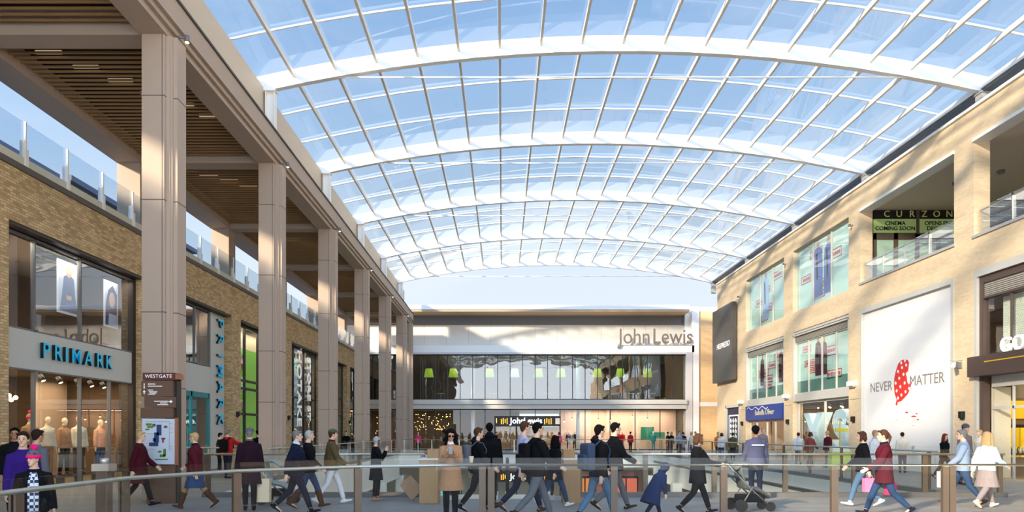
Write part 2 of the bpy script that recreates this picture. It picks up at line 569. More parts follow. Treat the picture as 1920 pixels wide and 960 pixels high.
# terrace buildings beyond the balustrade
CLAD = brickmat('timber_cladding', (150, 138, 120), (128, 116, 98), (54, 48, 42), 0.22, 12, 0.03, order='YZX', tint=.2, bump=.6, offset=0)
t = thing('terrace_pavilion', 'long low roof pavilion with vertical boards behind the left balustrade', 'building', (-22, 40, TOPZ), kind='thing')
b = MB(); b.box(-24, -20, 31.4, 44, TOPZ, 13.2); b.build('wall', CLAD, t)
b = MB(); b.prism([(-19.7, 13.2), (-19.7, 13.45), (-22, 14.0), (-24.3, 13.45), (-24.3, 13.2)], 'y', 31.2, 44.2); b.build('roof', mat('slate_blue_roof', (84, 98, 124), 0.5), t)
t = thing('louvred_plant_room', 'low dark louvred plant room at the left edge behind the balustrade', 'building', (-22, 12, TOPZ), kind='thing')
b = MB(); b.box(-24, -20, -6, 30.2, TOPZ, 12.9); b.build('wall', brickmat('louvres_dark', (92, 84, 74), (80, 72, 64), (30, 28, 28), 60, .16, .06, order='YZX', tint=.1, bump=.8, offset=0), t)
b = MB(); b.prism([(-19.7, 12.9), (-19.7, 13.15), (-22, 13.6), (-24.3, 13.15), (-24.3, 12.9)], 'y', -6.2, 30.4); b.build('roof', MATS['slate_blue_roof'], t)
t = thing('terrace_shed', 'boarded terrace building between the far colonnade columns', 'building', (-22, 52, TOPZ), kind='thing')
b = MB(); b.box(-24, -20.5, 46, 63, TOPZ, 13.0); b.build('wall', CLAD, t)
b = MB(); b.box(-24.2, -20.3, 45.8, 63.2, 13.0, 13.3); b.build('roof', MATS['slate_blue_roof'], t)

# ------------------------------------------------------------------ colonnade
ORD = ['nearest', 'second nearest', 'third nearest', 'fourth nearest', 'fifth nearest', 'sixth nearest', 'farthest']
CY = [17.1 + 8 * i for i in range(6)] + [61.2]
CX0, CX1 = -8.83, -8.03
def column(name, y, top, x0, x1, label, group, z0=0.0, steps=True):
    t = thing(name, label, 'column', ((x0 + x1) / 2, y, z0), group, 'thing')
    w = .4
    b = MB()
    b.box(x0, x1 - .24 if steps else x1, y - w, y + w, z0, top)
    b.build('shaft', STONE, t, bevel=.008)
    if steps:
        b = MB(); b.box(x1 - .24, x1 - .15, y - w + .09, y + w - .09, z0, top); b.box(x1 - .15, x1 - .10, y - w + .12, y + w - .12, z0, top)
        b.box(x1 - .10, x1, y - w + .17, y + w - .17, z0, top)
        b.build('stepped_edge', STONE, t)
        b = MB()
        for z in (2.75, 4.6, 7.35, 9.9):
            if z < top: b.box(x0 - .003, x1 - .235, y - w - .003, y + w + .003, z, z + .022); b.box(x1 - .24, x1 + .003, y - w + .165, y + w - .165, z, z + .022)
        b.box(x0 + .5, x0 + .515, y - w - .003, y - w, z0, top)
        b.build('joint', STONE_D, t)
    return t
for i, y in enumerate(CY):
    column('stone_column', y, 11.42, CX0, CX1, '%s tall square stone column of the left colonnade' % ORD[i], 'colonnade columns')
for i, y in enumerate([17.1 + 8 * k for k in range(6)]):
    column('terrace_column', y, 11.42, -13.95, -13.1, '%s outer column standing on the left terrace' % ORD[i] if i < 5 else 'farthest outer column standing on the left terrace', 'outer terrace columns', TOPZ + .1, steps=False)

can = thing('colonnade_canopy', 'stone-clad canopy with timber slat soffit carried by the left colonnade', 'canopy', (-10.9, 37, 11.4), kind='thing')
b = MB()
b.box(-8.88, CX1, -6, 61.6, 11.72, 12.3)
b.box(-8.88, CX1 - .1, -6, 61.6, 11.58, 11.72)
b.box(-8.88, CX1 - .2, -6, 61.6, 11.42, 11.58)
b.build('edge_beam', STONE, can)
b = MB(); b.box(-8.3, CX1 + .05, -6, 61.65, 12.3, 12.36); b.build('capping', mat('capping_dark', (70, 66, 62), .5), can)
b = MB(); b.box(-13.95, -13.05, -6, 61.6, 11.42, 12.5); b.build('outer_beam', STONE, can)
for i, y in enumerate([9.1] + CY):
    b = MB(); b.box(-13.1, -8.7, y - .3, y + .3, 11.45, 12.1); b.build('cross_beam', STONE, can)
rows = [1.1, 9.1] + CY
for i in range(len(rows) - 1):
    b = MB()
    y = rows[i] + .42; k = 0
    while y < rows[i + 1] - .35:
        b.box(-13.05, -8.85, y, y + .05, 11.66, 11.71)
        y += .235; k += 1
    b.build('slat_ceiling', SLAT, can)
    for j in range(6):
        b = MB()
        x = -12.4 + .55 * j; yy = rows[i] + 1.0 + .6 * j * (1 if i % 2 else 1.2)
        if yy < rows[i + 1] - .6:
            b.box(x, x + .7, yy, yy + .06, 11.72, 11.80)
            b.build('light_strip', mat('soffit_light', (215, 195, 160), .4, emit=.5), can)
b = MB(); b.box(-13.05, -8.85, -6, 61.5, 12.1, 12.16); b.build('soffit', SLAT_BACK, can)
b = MB(); b.box(-13.95, -8.9, -6, 61.6, 12.5, 12.6); b.box(-13.95, -8.88, -6, 61.6, 12.16, 12.5); b.build('roof_deck', MIDGREY, can)

def spotlight(p, d, label, group, r=.06):
    t = thing('spotlight', label, 'spotlight', p, group)
    p = Vector(p); d = Vector(d)
    b = MB(); b.bar(p, p + d * .12, .03); b.ball(p, .045, 8, 6); b.build('bracket', MIDGREY, t)
    b = MB(); q = p + d * .16 + Vector((0, 0, -.04)); b.tube([q + UZ * .1, q - UZ * .06], r, 10); b.build('housing', MIDGREY, t)
    b = MB(); b.tube([q - UZ * .06, q - UZ * .075], r * .8, 10); b.build('lens', mat('warm_lens', (255, 214, 150), .3, emit=4), t)
for i, y in enumerate(CY[:6]):
    spotlight((CX1, y - .1, 11.5), (1, .25, 0), 'small grey spotlight on the %s colonnade column head' % ORD[i], 'colonnade spotlights')

# ------------------------------------------------------------------ glass roof
RX0, RX1 = -9.1, 17.95
ZC, SAG, HW, XM = 15.63, 1.41, 12.87, 4.4
def zb(x): return ZC - SAG * ((x - XM) / HW) ** 2
def arc(x0, x1, n): return [x0 + (x1 - x0) * i / n for i in range(n + 1)]
roof = thing('glass_roof', 'white arched steel and glass roof spanning between the two sides', 'glass roof', (XM, 37, 14), kind='thing')
AY = [-6.9 + 8 * i for i in range(9)]
xs = arc(RX0, RX1, 48)
for y in AY:
    b = MB()
    for x0, x1 in zip(xs, xs[1:]):
        z0, z1 = zb(x0), zb(x1)
        v = [b.bm.verts.new(p) for p in ((x0, y-.11, z0), (x1, y-.11, z1), (x1, y+.11, z1), (x0, y+.11, z0), (x0, y-.11, z0+.57), (x1, y-.11, z1+.57), (x1, y+.11, z1+.57), (x0, y+.11, z0+.57))]
        for q in ((3,2,1,0),(4,5,6,7),(0,1,5,4),(2,3,7,6)): b.bm.faces.new([v[i] for i in q])
    bmesh.ops.remove_doubles(b.bm, verts=b.bm.verts, dist=.0005)
    b.box(RX0 - .02, RX0, y-.11, y+.11, zb(RX0), zb(RX0) + .57); b.box(RX1, RX1 + .02, y-.11, y+.11, zb(RX1), zb(RX1) + .57)
    b.build('arch_beam', STEELW, roof)
    b = MB(); b.tube([(-7.8, y, 14.72), (16.3, y, 14.72)], .03, 6); b.build('tie_rod', STEELW, roof)
    b = MB(); b.box(-8.66, -8.36, y - .02, y + .02, 12.36, zb(-8.5)); b.box(-8.68, -8.66, y-.14, y+.14, 12.36, zb(-8.5)); b.box(-8.36, -8.34, y-.14, y+.14, 12.36, zb(-8.5))
    b.box(-8.72, -8.3, y - .16, y + .16, zb(-8.5) - .05, zb(-8.5) + .01); b.box(-8.72, -8.3, y - .16, y + .16, 12.36, 12.4); b.build('post', STEELW, roof)
    b = MB(); b.box(17.5, 17.85, y - .17, y + .17, 13.3, zb(17.6)); b.box(17.46, 17.89, y - .2, y + .2, zb(17.6) - .06, zb(17.6) + .02); b.build('post', mat('grey_post', (170, 168, 162), .5), roof)
PX = [-7.63 + 1.507 * i for i in range(17)]
for x in PX:
    z = zb(x) + .36
    b = MB(); b.box(x - .045, x + .045, AY[0], AY[-1], z - .09, z + .09)
    b.build('purlin', mat('purlin_paint', (236, 226, 210), .4, var=.02), roof)
    if int(x * 7) % 3 == 0:
        pass
for i in range(len(AY) - 1):
    for f in (1/3, 2/3):
        y = AY[i] + 8 * f
        b = MB(); b.tube([(x, y, zb(x) + .47) for x in arc(RX0, RX1, 40)], .045, 6); b.build('rib', STEELW, roof)
    # glazing: two thin panes deep (inner and outer face)
    b = MB()
    cols = [RX0] + PX + [RX1]
    for x0, x1 in zip(cols, cols[1:]):
        for j in range(3):
            ya, yb = AY[i] + 8 * j / 3 + .04, AY[i] + 8 * (j + 1) / 3 - .04
            z0, z1 = zb(x0) + .555, zb(x1) + .555
            v = [b.bm.verts.new(p) for p in ((x0+.03, ya, z0), (x1-.03, ya, z1), (x1-.03, yb, z1), (x0+.03, yb, z0), (x0+.03, ya, z0+.02), (x1-.03, ya, z1+.02), (x1-.03, yb, z1+.02), (x0+.03, yb, z0+.02))]
            for q in ((3,2,1,0),(4,5,6,7),(0,1,5,4),(1,2,6,5),(2,3,7,6),(3,0,4,7)): b.bm.faces.new([v[k] for k in q])
    b.build('glazing', GLASS_ROOF, roof)
    b = MB(); b.box(RX0 - .5, RX0 + .03, AY[i] + .12, AY[i + 1] - .12, 14.3, 14.66); b.build('edge_gutter', mat('gutter_cream', (214, 196, 170), .5), roof)
    b = MB(); b.box(RX1 - .42, RX1 + .3, AY[i] + .12, AY[i + 1] - .12, 14.12, 14.24); b.build('eaves_gutter', DKGREY, roof)
    b = MB(); b.box(RX1 - .45, RX1 - .3, AY[i] + .05, AY[i + 1] - .05, 14.24, 14.45); b.build('edge_rail', STEELW, roof)
b = MB(); b.box(RX0, -8.75, -6, 61, 12.6, 14.3); b.build('clerestory_upstand', mat('upstand', (206, 188, 164), .6), roof)

# ------------------------------------------------------------------ right wall (cream brick)
WX = 17.4
OPEN_R = [(10.4, 17.2), (18.3, 25.2), (26.3, 33.2), (34.3, 40.9), (42.2, 48.8)]
TB, TU0, TU1, TOP = 7.64, 8.82, 12.5, 13.62
END = 55.3
b = MB()
T = .6
b.box(WX, WX + T, -6, END, TU1, TOP)
b.box(WX, WX + T, -6, END, TB, TU0)
ys = [-6] + [v for p in OPEN_R for v in p] + [END]
for i in range(0, len(ys), 2):
    b.box(WX, WX + T, ys[i], ys[i + 1], TU0, TU1)
    if i < len(ys) - 2: b.box(WX, WX + T, ys[i], ys[i + 1], 0, TB)
b.box(WX, WX + T, 48.8, 50.1, 0, TB); b.box(WX, WX + T, 53.2, END, 0, TB); b.box(WX, WX + T, 50.1, 53.2, 3.75, TB)
b.box(WX + T, WX + 2, END - .5, END, 0, TOP)
b.build('wall_right', BRICK_R, kind='structure')
b = MB(); b.box(WX - .08, WX + T + .1, -6, END + .1, TOP, TOP + .11); b.build('trim_8', STEELW, kind='structure')
b = MB()
for y in (49.5, 41.6, 33.75):       # horizontal joint lines on the lower piers
    b.box(WX - .004, WX, y - .5, y + .5, 3.3, 3.32)
b.build('trim_9', STONE_D, kind='structure')
b = MB()
for y0, y1 in OPEN_R[:3]:
    b.box(WX - .06, WX + .5, y0 - .02, y1 + .02, TU1 - .12, TU1)          # white soffit edge
b.build('trim_10', STEELW, kind='structure')
b = MB()
for y0, y1 in OPEN_R[:3]:
    b.box(WX - .06, WX + .45, y0 - .05, y1 + .05, TU0, TU0 + .1)
b.build('trim_16', mat('sill_grey', (176, 172, 170), .6), kind='structure')
b = MB(); b.box(WX + .3, WX + 12, -6, 33.3, TU0 - .2, TU0 - .002); b.build('floor_upper_terrace', mat('deck2', (150, 140, 126), .7), kind='structure')
b = MB(); b.box(WX + .3, WX + 12, -6, 33.3, TU1 - .02, TU1 + .2); b.build('ceiling', SOFFIT, kind='structure')
b = MB(); b.box(29.4, 29.6, -6, 62, 0, TOP); b.box(WX + T, 29.4, END - .4, END - .2, 0, TOP); b.build('wall_right_back', mat('inner_wall', (196, 176, 150), .8), kind='structure')
b = MB(); b.box(WX + T, 29.4, 33.3, END - .4, TOP - .3, TOP); b.box(WX + T, 29.4, 33.3, END - .4, TB, TB + .2); b.box(WX + T, 29.4, -6, 33.3, TB, TB + .2); b.build('ceiling_shop', SOFFIT, kind='structure')
b = MB(); b.box(18.3, 29.4, -6, 62, -.4, 0); b.build('floor_shop_right', MATS['shop_floor'], kind='structure')
b = MB()
for y in (17.8, 32.4, 33.6, 41.5, 49.4): b.box(WX + T, 29.4, y - .08, y + .08, 0, TB)
b.box(WX + T, 29.4, 41.3, 41.5, TB, TOP); b.box(WX + T, 29.4, 49.3, 49.5, TB, TOP)
b.build('wall_shop_partition', mat('inner_wall2', (150, 128, 104), .8), kind='structure')

# ------------------------------------------------------------------ far building (department store)
JY = 64.0
store = thing('department_store', 'wide pale department store closing the far end under the sky', 'building', (4, JY, 0), kind='thing')
def J(name, m, *boxes):
    b = MB()
    for q in boxes: b.box(*q)
    return b.build(name, m, store)
J('roof_fascia', WHITE, (-16, 17.2, 62.6, 82, 12.95, 13.35))
J('eaves_soffit', mat('eaves_tan', (196, 168, 134), .6), (-16, 17.2, 62.7, 65.4, 12.78, 12.95))
J('dark_band', mat('band_grey', (116, 116, 118), .6), (-16, 17.2, 65.0, 65.3, 11.85, 12.8))
J('panel_wall', GREYP, (-16, 17.35, 64.9, 65.2, 9.8, 11.87))
J('upper_ledge', WHITE, (-16, 17.9, 63.7, 65.2, 9.15, 9.8))
J('window_surround', mat('surround_grey', (205, 198, 192), .5), (17.15, 17.7, 63.6, 64.6, 0, 9.15), (-16, 17.7, 63.7, 64.5, 8.98, 9.15))
J('mid_band', mat('band_cream', (206, 200, 188), .5), (-16, 17.15, 63.5, 64.6, 3.86, 4.3), (-16, 17.15, 63.35, 64.6, 4.3, 4.72))
J('corner_pier', WHITE, (17.7, 18.35, 63.7, 64.6, 0, 13.4), (17.2, 21, 64.4, 82, 13.0, 13.5), (17.25, 18.3, 64.5, 65.2, 9.8, 13.0))
J('side_cladding', TANP, (18.35, 21.5, 63.9, 64.4, 0, 4.1), (18.35, 21.5, 63.9, 64.4, 4.5, 13.0))
J('side_band', WHITE, (18.35, 21.5, 63.85, 64.4, 4.1, 4.5))
J('end_wall', TANP, (-16, -15.7, 62.6, 82, 0, 12.95), (21.5, 21.9, 55, 82, 0, 13.4), (19.4, 21.9, 55.2, 55.5, 0, 13.4))
for z0, z1, nm, n in ((4.72, 8.98, 'upper_window', 28), (0.0, 3.86, 'ground_window', 14)):
    fr = MB()
    x0, x1 = -15.7, 17.15
    for i in range(n + 1):
        x = x0 + (x1 - x0) * i / n
        fr.box(x - .03, x + .03, 64.05, 64.2, z0, z1)
    fr.box(x0, x1, 64.05, 64.2, z0, z0 + .1); fr.box(x0, x1, 64.05, 64.2, z1 - .1, z1)
    f = fr.build(nm, BLACK, store)
    q = MB(); q.box(x0, x1, 64.12, 64.14, z0 + .1, z1 - .1); q.build('pane', GLASS_JL if z0 > 1 else GLASS_SHOP, f)
J('intermediate_floor', mat('store_floor', (120, 112, 100), .6), (-15.7, 21.5, 64.3, 82, 3.9, 4.72))
J('interior_ceiling', mat('store_ceiling', (120, 118, 114), .8), (-15.7, 21.5, 64.3, 82, 9.0, 9.6))
J('interior_back_wall', mat('store_back', (78, 70, 62), .8), (-15.7, 21.5, 80, 80.2, 4.7, 9.0), (-15.7, 1.8, 72, 72.2, 0, 3.9))
J('interior_side_wall', MATS['store_back'], (17.2, 17.4, 64.3, 81, 0, 9.0))
J('display_wall', mat('store_pink', (226, 190, 166), .8), (5.6, 17.15, 67.5, 67.7, 0, 3.9))
for x in (-2.8, 7.2):
    for z0, z1, yy in ((0, 3.9, 64.9), (4.72, 9.0, 65.0)):
        b = MB(); b.tube([(x, yy, z0), (x, yy, z1)], .2, 14); b.build('round_column', CONC_W, store)
LET = mat('letter_bronze', (128, 114, 100), .4, .2)
sg = thing('facade_sign', 'large thin grey lettering reading John Lewis high on the far store', 'sign', (14, 64.8, 10))
text('lettering', 'John', LET, (12.3, 63.55, 10.55), 2.0, UX, UZ, sg, ext=.06, off=.0, squash=.83)
text('lettering', 'Lewis', LET, (15.85, 63.55, 10.55), 2.0, UX, UZ, sg, ext=.06, off=.0, squash=.83)
b = MB()
for x in (11.0, 12.2, 13.0, 14.7, 15.9, 17.2): b.box(x - .02, x + .02, 63.6, 64.9, 9.98, 10.02)
b.box(10.6, 17.6, 63.62, 63.66, 9.8, 9.82); b.build('support_rail', LET, sg)

# ------------------------------------------------------------------ shopfronts, left side
BLUE = mat('sign_blue', (30, 178, 214), .4, emit=.15)
DARKL = mat('letter_dark', (24, 26, 30), .5)
PLATE = mat('fascia_plate', (196, 196, 188), .45, var=.02)
TEAL = mat('teal_paint', (24, 132, 140), .45)
SKINM = mat('mannequin_cream', (236, 206, 170), .5, var=.02)
WARM = mat('warm_bulb', (255, 206, 130), .3, emit=14)
WARMS = mat('warm_bulb_small', (255, 190, 105), .3, emit=8)
WARMP = mat('warm_panel', (255, 214, 160), .3, emit=5)

def shop_light(p, size, power, color=(1, .78, .52), name='shop_light'):
    d = bpy.data.lights.new(name, 'AREA'); d.energy = power; d.color = color; d.shape = 'RECTANGLE'; d.size = size[0]; d.size_y = size[1]
    o = bpy.data.objects.new(name, d); COL.objects.link(o); o.location = p
    return o

def glazed(name, y0, y1, z0, z1, x, muls, trans, gl, parent_label, group=None, frame=None, w=.035, dirx=-1):
    """a shop window in a side wall: frame (with mullions) + pane"""
    t = tag(bpy.data.objects.new(name, None), kind='structure'); COL.objects.link(t); t.location = (x, (y0 + y1) / 2, z0)
    t['label'] = parent_label
    b = MB()
    for y in [y0 + w] + list(muls) + [y1 - w]: b.box(x - .06, x + .06, y - w, y + w, z0, z1)
    for z in [z0 + w] + list(trans) + [z1 - w]: b.box(x - .06, x + .06, y0, y1, z - w, z + w)
    b.build('window_frame', frame or BLACK, t)
    b = MB(); b.box(x - .008, x + .008, y0 + w, y1 - w, z0 + w, z1 - w); b.build('pane', gl, t)
    return t

# bay with the big lettering: display window, fascia, posters, mannequins
glazed('window_1', 17.7, 24.3, 4.48, 7.1, GX, (19.2, 21.3), (), GLASS_UP, 'upper glazing over the first shop on the left', w=.025, frame=MATS['mid_grey_metal'])
glazed('window_2', 17.7, 24.3, 0.0, 3.42, GX, (19.2, 21.3, 22.9), (), GLASS_SHOP, 'display window of the first shop on the left', w=.02, frame=MATS['mid_grey_metal'])
b = MB(); b.box(-16.2, -13.24, 17.2, 24.9, 3.5, 3.62); b.build('trim_11', mat('shop_ceiling', (74, 56, 42), .8), kind='structure')
b = MB(); b.box(-13.6, FX - .3, 24.2, 24.4, 0, 7.12); b.build('trim_12', BRONZE_D, kind='structure')
sg = thing('shop_sign', 'pale fascia with blue letters reading PRIMARK over the mannequin window', 'sign', (GX, 21, 3.42))
b = MB(); b.box(GX - .1, GX + .06, 17.7, 24.4, 3.42, 4.48); b.build('fascia', PLATE, sg)
for i, ch in enumerate('PRIMARK'):
    yy = 19.48 + [.02, .55, .92, 1.4, 2.02, 2.62, 3.14][i]
    d = text('letter', ch, DARKL, (GX + .13, yy, 3.97), .64, UY, UZ, sg, ext=.045, off=.0)
    text('letter_face', ch, BLUE, (GX + .18, yy, 3.97), .64, UY, UZ, sg, ext=.006, off=.002)
b = MB(); b.box(-14.6, -13.5, 17.8, 24.2, 0.02, .28); 
pl = b.build('display_plinth', mat('plinth_dark', (58, 46, 38), .6)); tag(pl, 'low striped display plinth inside the mannequin window', 'plinth')
b = MB()
for i in range(14):
    b.mi = 0
    if i % 2: b.box(-13.5, -13.48, 17.9 + i * .45, 17.9 + i * .45 + .45, .03, .27)
b.build('stripe', mat('plinth_tan', (206, 160, 104), .5), pl)
# back of the window bay
b = MB(); b.box(-15.6, -15.5, 22.6, 24.3, 0.02, 3.5); tag(b.build('display_screen', mat('screen_taupe', (176, 150, 128), .8)), 'tall taupe display screen behind the right-hand mannequins', 'screen')
t = thing('display_shelving', 'pale metal shelving rack behind the mannequins', 'shelving', (-16.3, 20.5, 0))
b = MB()
for y in (19, 20.6, 22.2): b.box(-16.5, -16.4, y - .05, y + .05, 0.01, 3.4)
b.box(-16.5, -16.38, 19, 22.3, 2.15, 2.35); b.box(-16.5, -16.38, 19, 22.3, 3.1, 3.2); b.build('frame', STEELW, t)
b = MB(); b.box(-16.7, -16.5, 19, 22.2, .6, 2.1); b.box(-16.7, -16.5, 19, 22.2, 2.4, 3.05); b.build('back_panel', mat('rack_dark', (52, 48, 40), .8), t)
def ceiling_spot(p, label, group, m=None, lit=True):
    t = thing('track_spotlight', label, 'spotlight', p, group)
    p = Vector(p)
    b = MB(); b.tube([p, p - UZ * .14], .012, 6); b.box(p.x - .05, p.x + .05, p.y - .05, p.y + .05, p.z - .02, p.z); b.build('stem', BLACK, t)
    b = MB(); b.tube([p + Vector((-.05, 0, -.12)), p + Vector((.05, 0, -.3))], [.06, .075], 10); b.build('housing', BLACK, t)
    b = MB(); b.tube([p + Vector((.05, 0, -.3)), p + Vector((.055, 0, -.31))], .06, 10); b.build('lens', WARMP, t)
for i, y in enumerate((18.3, 20.3, 21.1, 22.0, 22.7, 23.4)):
    ceiling_spot((-13.7, y, 3.5), 'black spotlight %s along the ceiling of the mannequin window' % ['nearest the left edge', 'second', 'third', 'fourth', 'fifth', 'sixth and farthest'][i], 'window spotlights')
k = 0
for y, z in ((19.6, 2.75), (19.65, 2.5), (20.6, 2.8), (20.7, 2.7), (21.3, 2.78), (21.5, 2.86), (22.0, 2.85), (22.1, 2.72), (19.62, 2.05), (22.3, 2.8), (18.8, 2.6), (20.9, 2.1)):
    b = MB(); b.tube([(-15.9, y, 3.5), (-15.9, y, z + .06)], .008, 5); o = b.build('pendant_bulb', BLACK); tag(o, 'small round glowing bulb hanging inside the mannequin shop', 'light bulb', 'glowing bulbs in the mannequin shop')
    b = MB(); b.ball((-15.9, y, z), .07, 10, 8); b.build('bulb', WARM, o)
for i, (y, z) in enumerate(((23.9, 2.0), (24.0, .95))):
    ceiling_spot((-13.9, y, z + .35), 'bright warm lamp at the right end of the mannequin window, %s' % ('upper' if i == 0 else 'lower'), 'window end lamps')
shop_light((-14.4, 21, 3.4), (1.6, 6), 170)
shop_light((-17.8, 21, 3.4), (3, 6), 50)
shop_light((-13.4, 21, 7.0), (.3, 6), 90, (1, .85, .68))
b = MB(); b.box(-17.8, -17.6, 17.1, 24.9, 3.7, 7.8); tag(b.build('wall_upper_display', mat('upper_display', (120, 92, 70), .8)), kind='structure')
# posters (generic portraits)
POSTW = mat('poster_white', (232, 232, 236), .5)
def poster(y0, y1, z0, z1, x, label, kind):
    t = thing('poster', label, 'poster', (x, (y0 + y1) / 2, z0), 'window posters')
    b = MB(); b.box(x - .02, x, y0, y1, z0, z1); b.build('board', POSTW, t)
    w, h = y1 - y0, z1 - z0
    cy, xx = (y0 + y1) / 2, x + .002
    def disc(name, m, c, r, sy=1.0, sz=1.0, dx=0):
        q = MB(); q.prism([(c[0] + r * sy * math.cos(a * math.pi / 12), c[1] + r * sz * math.sin(a * math.pi / 12)) for a in range(24)], 'x', x, xx + dx); q.build(name, m, t)
    def poly(name, m, pts, dx=0):
        q = MB(); q.prism([(y0 + a * w, z0 + c * h) for a, c in pts], 'x', x, xx + dx); q.build(name, m, t)
    sk = mat('poster_skin', (208, 160, 128), .6)
    if kind == 0:
        poly('backdrop', mat('poster_peach', (222, 196, 176), .6), [(.05, .04), (.93, .04), (.93, .96), (.05, .96)])
        disc('hair', mat('poster_hair', (140, 96, 56), .6), (cy, z0 + h * .66), w * .36, 1, 1.2, .002)
        disc('face', sk, (cy - .02, z0 + h * .6), w * .22, 1, 1.4, .004)
        poly('top', mat('poster_orange', (206, 84, 52), .6), [(.05, .04), (.93, .04), (.93, .2), (.7, .34), (.3, .34), (.05, .2)], .006)
    elif kind == 1:
        poly('backdrop', mat('poster_pale', (190, 204, 226), .6), [(.06, .04), (.94, .04), (.94, .96), (.06, .96)])
        poly('coat', mat('poster_blue', (70, 92, 138), .6), [(.1, .05), (.9, .05), (.78, .35), (.72, .7), (.55, .76), (.45, .76), (.28, .7), (.2, .35)], .002)
        disc('face', sk, (cy, z0 + h * .82), w * .13, 1, 1.3, .004)
        disc('hair', MATS.get('poster_hair2') or mat('poster_hair2', (90, 60, 44), .6), (cy, z0 + h * .87), w * .13, 1, .9, .003)
        poly('hands', sk, [(.4, .28), (.6, .28), (.62, .36), (.38, .36)], .004)
    else:
        poly('backdrop', MATS['poster_pale'], [(.06, .04), (.94, .04), (.94, .96), (.06, .96)])
        poly('hair', mat('poster_navy', (52, 66, 110), .6), [(.1, .05), (.3, .05), (.34, .3), (.9, .3), (.92, .75), (.6, .93), (.3, .8), (.12, .5)], .002)
        disc('face', sk, (cy + .05, z0 + h * .6), w * .24, .85, 1.35, .004)
poster(17.75, 18.75, 5.0, 6.75, -13.6, 'poster of a curly haired head and orange top, leftmost in the upper window', 0)
poster(20.85, 21.98, 5.35, 7.0, -13.6, 'poster of a seated figure in blue, middle of the upper window', 1)
poster(23.3, 24.15, 5.3, 6.9, -13.6, 'poster of a dark haired face beside a hand, rightmost in the upper window', 2)
# dark reveal lining and small lamp on the brick
# second bay: vertical sign, teal door
glazed('window_3', 25.6, 30.7, 4.62, 7.1, GX, (27.3, 29.2), (), GLASS_UP, 'upper glazing behind the nearest column', w=.025, frame=MATS['mid_grey_metal'])
sg = thing('vertical_sign', 'pale upright plate with sideways blue letters reading PRIMARK between two columns', 'sign', (GX, 31.6, 0))
b = MB(); b.box(GX - .1, GX + .06, 30.75, 32.25, 0.01, 7.1); b.box(GX - .1, GX + .04, 25.65, 30.75, 3.42, 4.6); b.build('fascia', PLATE, sg)
for i, ch in enumerate('PRIMARK'):
    zz = 6.72 - i * .74 + [0, 0, -.02, 0, 0, 0, 0][i]
    d = text('letter', ch, DARKL, (GX + .13, 31.55, zz), .82, -UZ, UY, sg, ext=.045, off=.0)
    text('letter_face', ch, BLUE, (GX + .18, 31.55, zz), .82, -UZ, UY, sg, ext=.006, off=.002)
t = thing('shop_entrance', 'teal framed glass entrance doors behind the nearest colonnade column', 'entrance', (GX, 28.2, 0), kind='thing')
b = MB()
for y in (25.7, 27.3, 28.9, 30.6): b.box(GX - .05, GX + .05, y - .06, y + .06, 0, 3.42)
b.box(GX - .05, GX + .05, 25.7, 30.6, 3.2, 3.42); b.build('door_frame', TEAL, t)
b = MB(); b.box(GX - .6, GX - .5, 29.4, 30.6, 0, 3.3); b.box(GX - 2.4, GX - 2.3, 25.7, 30.6, 0, 2.9); b.build('teal_panel', TEAL, t)
b = MB(); b.box(GX - .01, GX + .01, 25.76, 30.55, .05, 3.2); b.build('glass_door', GLASS_SHOP, t)
shop_light((-14.6, 28.2, 3.3), (1.6, 4), 90, (.9, 1, 1))
b = MB(); b.box(-13.9, -13.85, 29.5, 30.7, 4.7, 7.0); tag(b.build('dark_panel', mat('panel_dark', (70, 62, 58), .7)), 'dark blank panel inside the upper window beside the upright sign', 'panel')
# third bay: lime green display
glazed('window_4', 33.4, 40.1, 0.0, 7.1, GX, (34.9, 36.8, 38.6), (2.6, 3.9, 4.3), GLASS_SHOP, 'tall dark framed window with lime green display', w=.06, frame=BRONZE_D)
t = thing('green_display_banner', 'lime green banner filling the window left of the second column', 'banner', (-13.7, 37, 0.1))
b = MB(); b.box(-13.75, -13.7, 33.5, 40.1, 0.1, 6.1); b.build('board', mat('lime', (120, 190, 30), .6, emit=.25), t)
b = MB()
for (y, z) in ((35.6, 5.6), (35.7, 3.2)):
    b.prism([(y, z), (y + .5, z + .15), (y + .3, z - .7)], 'x', -13.7, -13.68)
b.build('triangle_motif', mat('motif_red', (190, 60, 30), .6), t)
b = MB(); b.box(-13.9, -13.85, 33.5, 40.1, 6.1, 7.1); tag(b.build('pale_panel', mat('panel_cream', (230, 205, 165), .7)), 'cream header panel above the lime green banner', 'panel')
shop_light((-13.45, 36.8, 7.0), (.3, 6), 60, (1, .95, .8))
# fourth bay: white upright lettering on dark glass
glazed('window_5', 41.5, 48.2, 0.0, 7.1, GX, (43.0, 45.3, 47.0), (2.7, 3.9), GLASS_SHOP, 'tall dark framed window with white upright lettering', w=.06, frame=BLACK)
sg = thing('window_lettering', 'white sideways lettering on the dark window left of the third column', 'sign', (-13.1, 44.4, 2.8))
LWH = mat('letter_white', (240, 240, 236), .5, emit=.2)
text('lettering', 'THOTAKE', LWH, (GX + .12, 43.95, 4.9), 1.25, -UZ, UY, sg, ext=.02, off=.015)
text('lettering', 'STORE ST', LWH, (GX + .12, 46.15, 4.6), 1.0, -UZ, UY, sg, ext=.02, off=.015)
b = MB(); b.box(-14.4, -14.3, 41.6, 44.8, 0.02, 2.2); b.box(-14.4, -14.3, 45.3, 48, 0.02, 6.8); tag(b.build('teal_panel', TEAL), 'teal display panels behind the window left of the third column', 'panel')
b = MB(); b.box(-14.5, -14.45, 43, 45.2, 2.9, 6.9); tag(b.build('grey_panel', mat('panel_grey', (130, 128, 124), .6)), 'mid grey panel behind the white upright lettering', 'panel')
shop_light((-13.8, 44.8, 6.9), (1, 5), 90, (1, .9, .75))
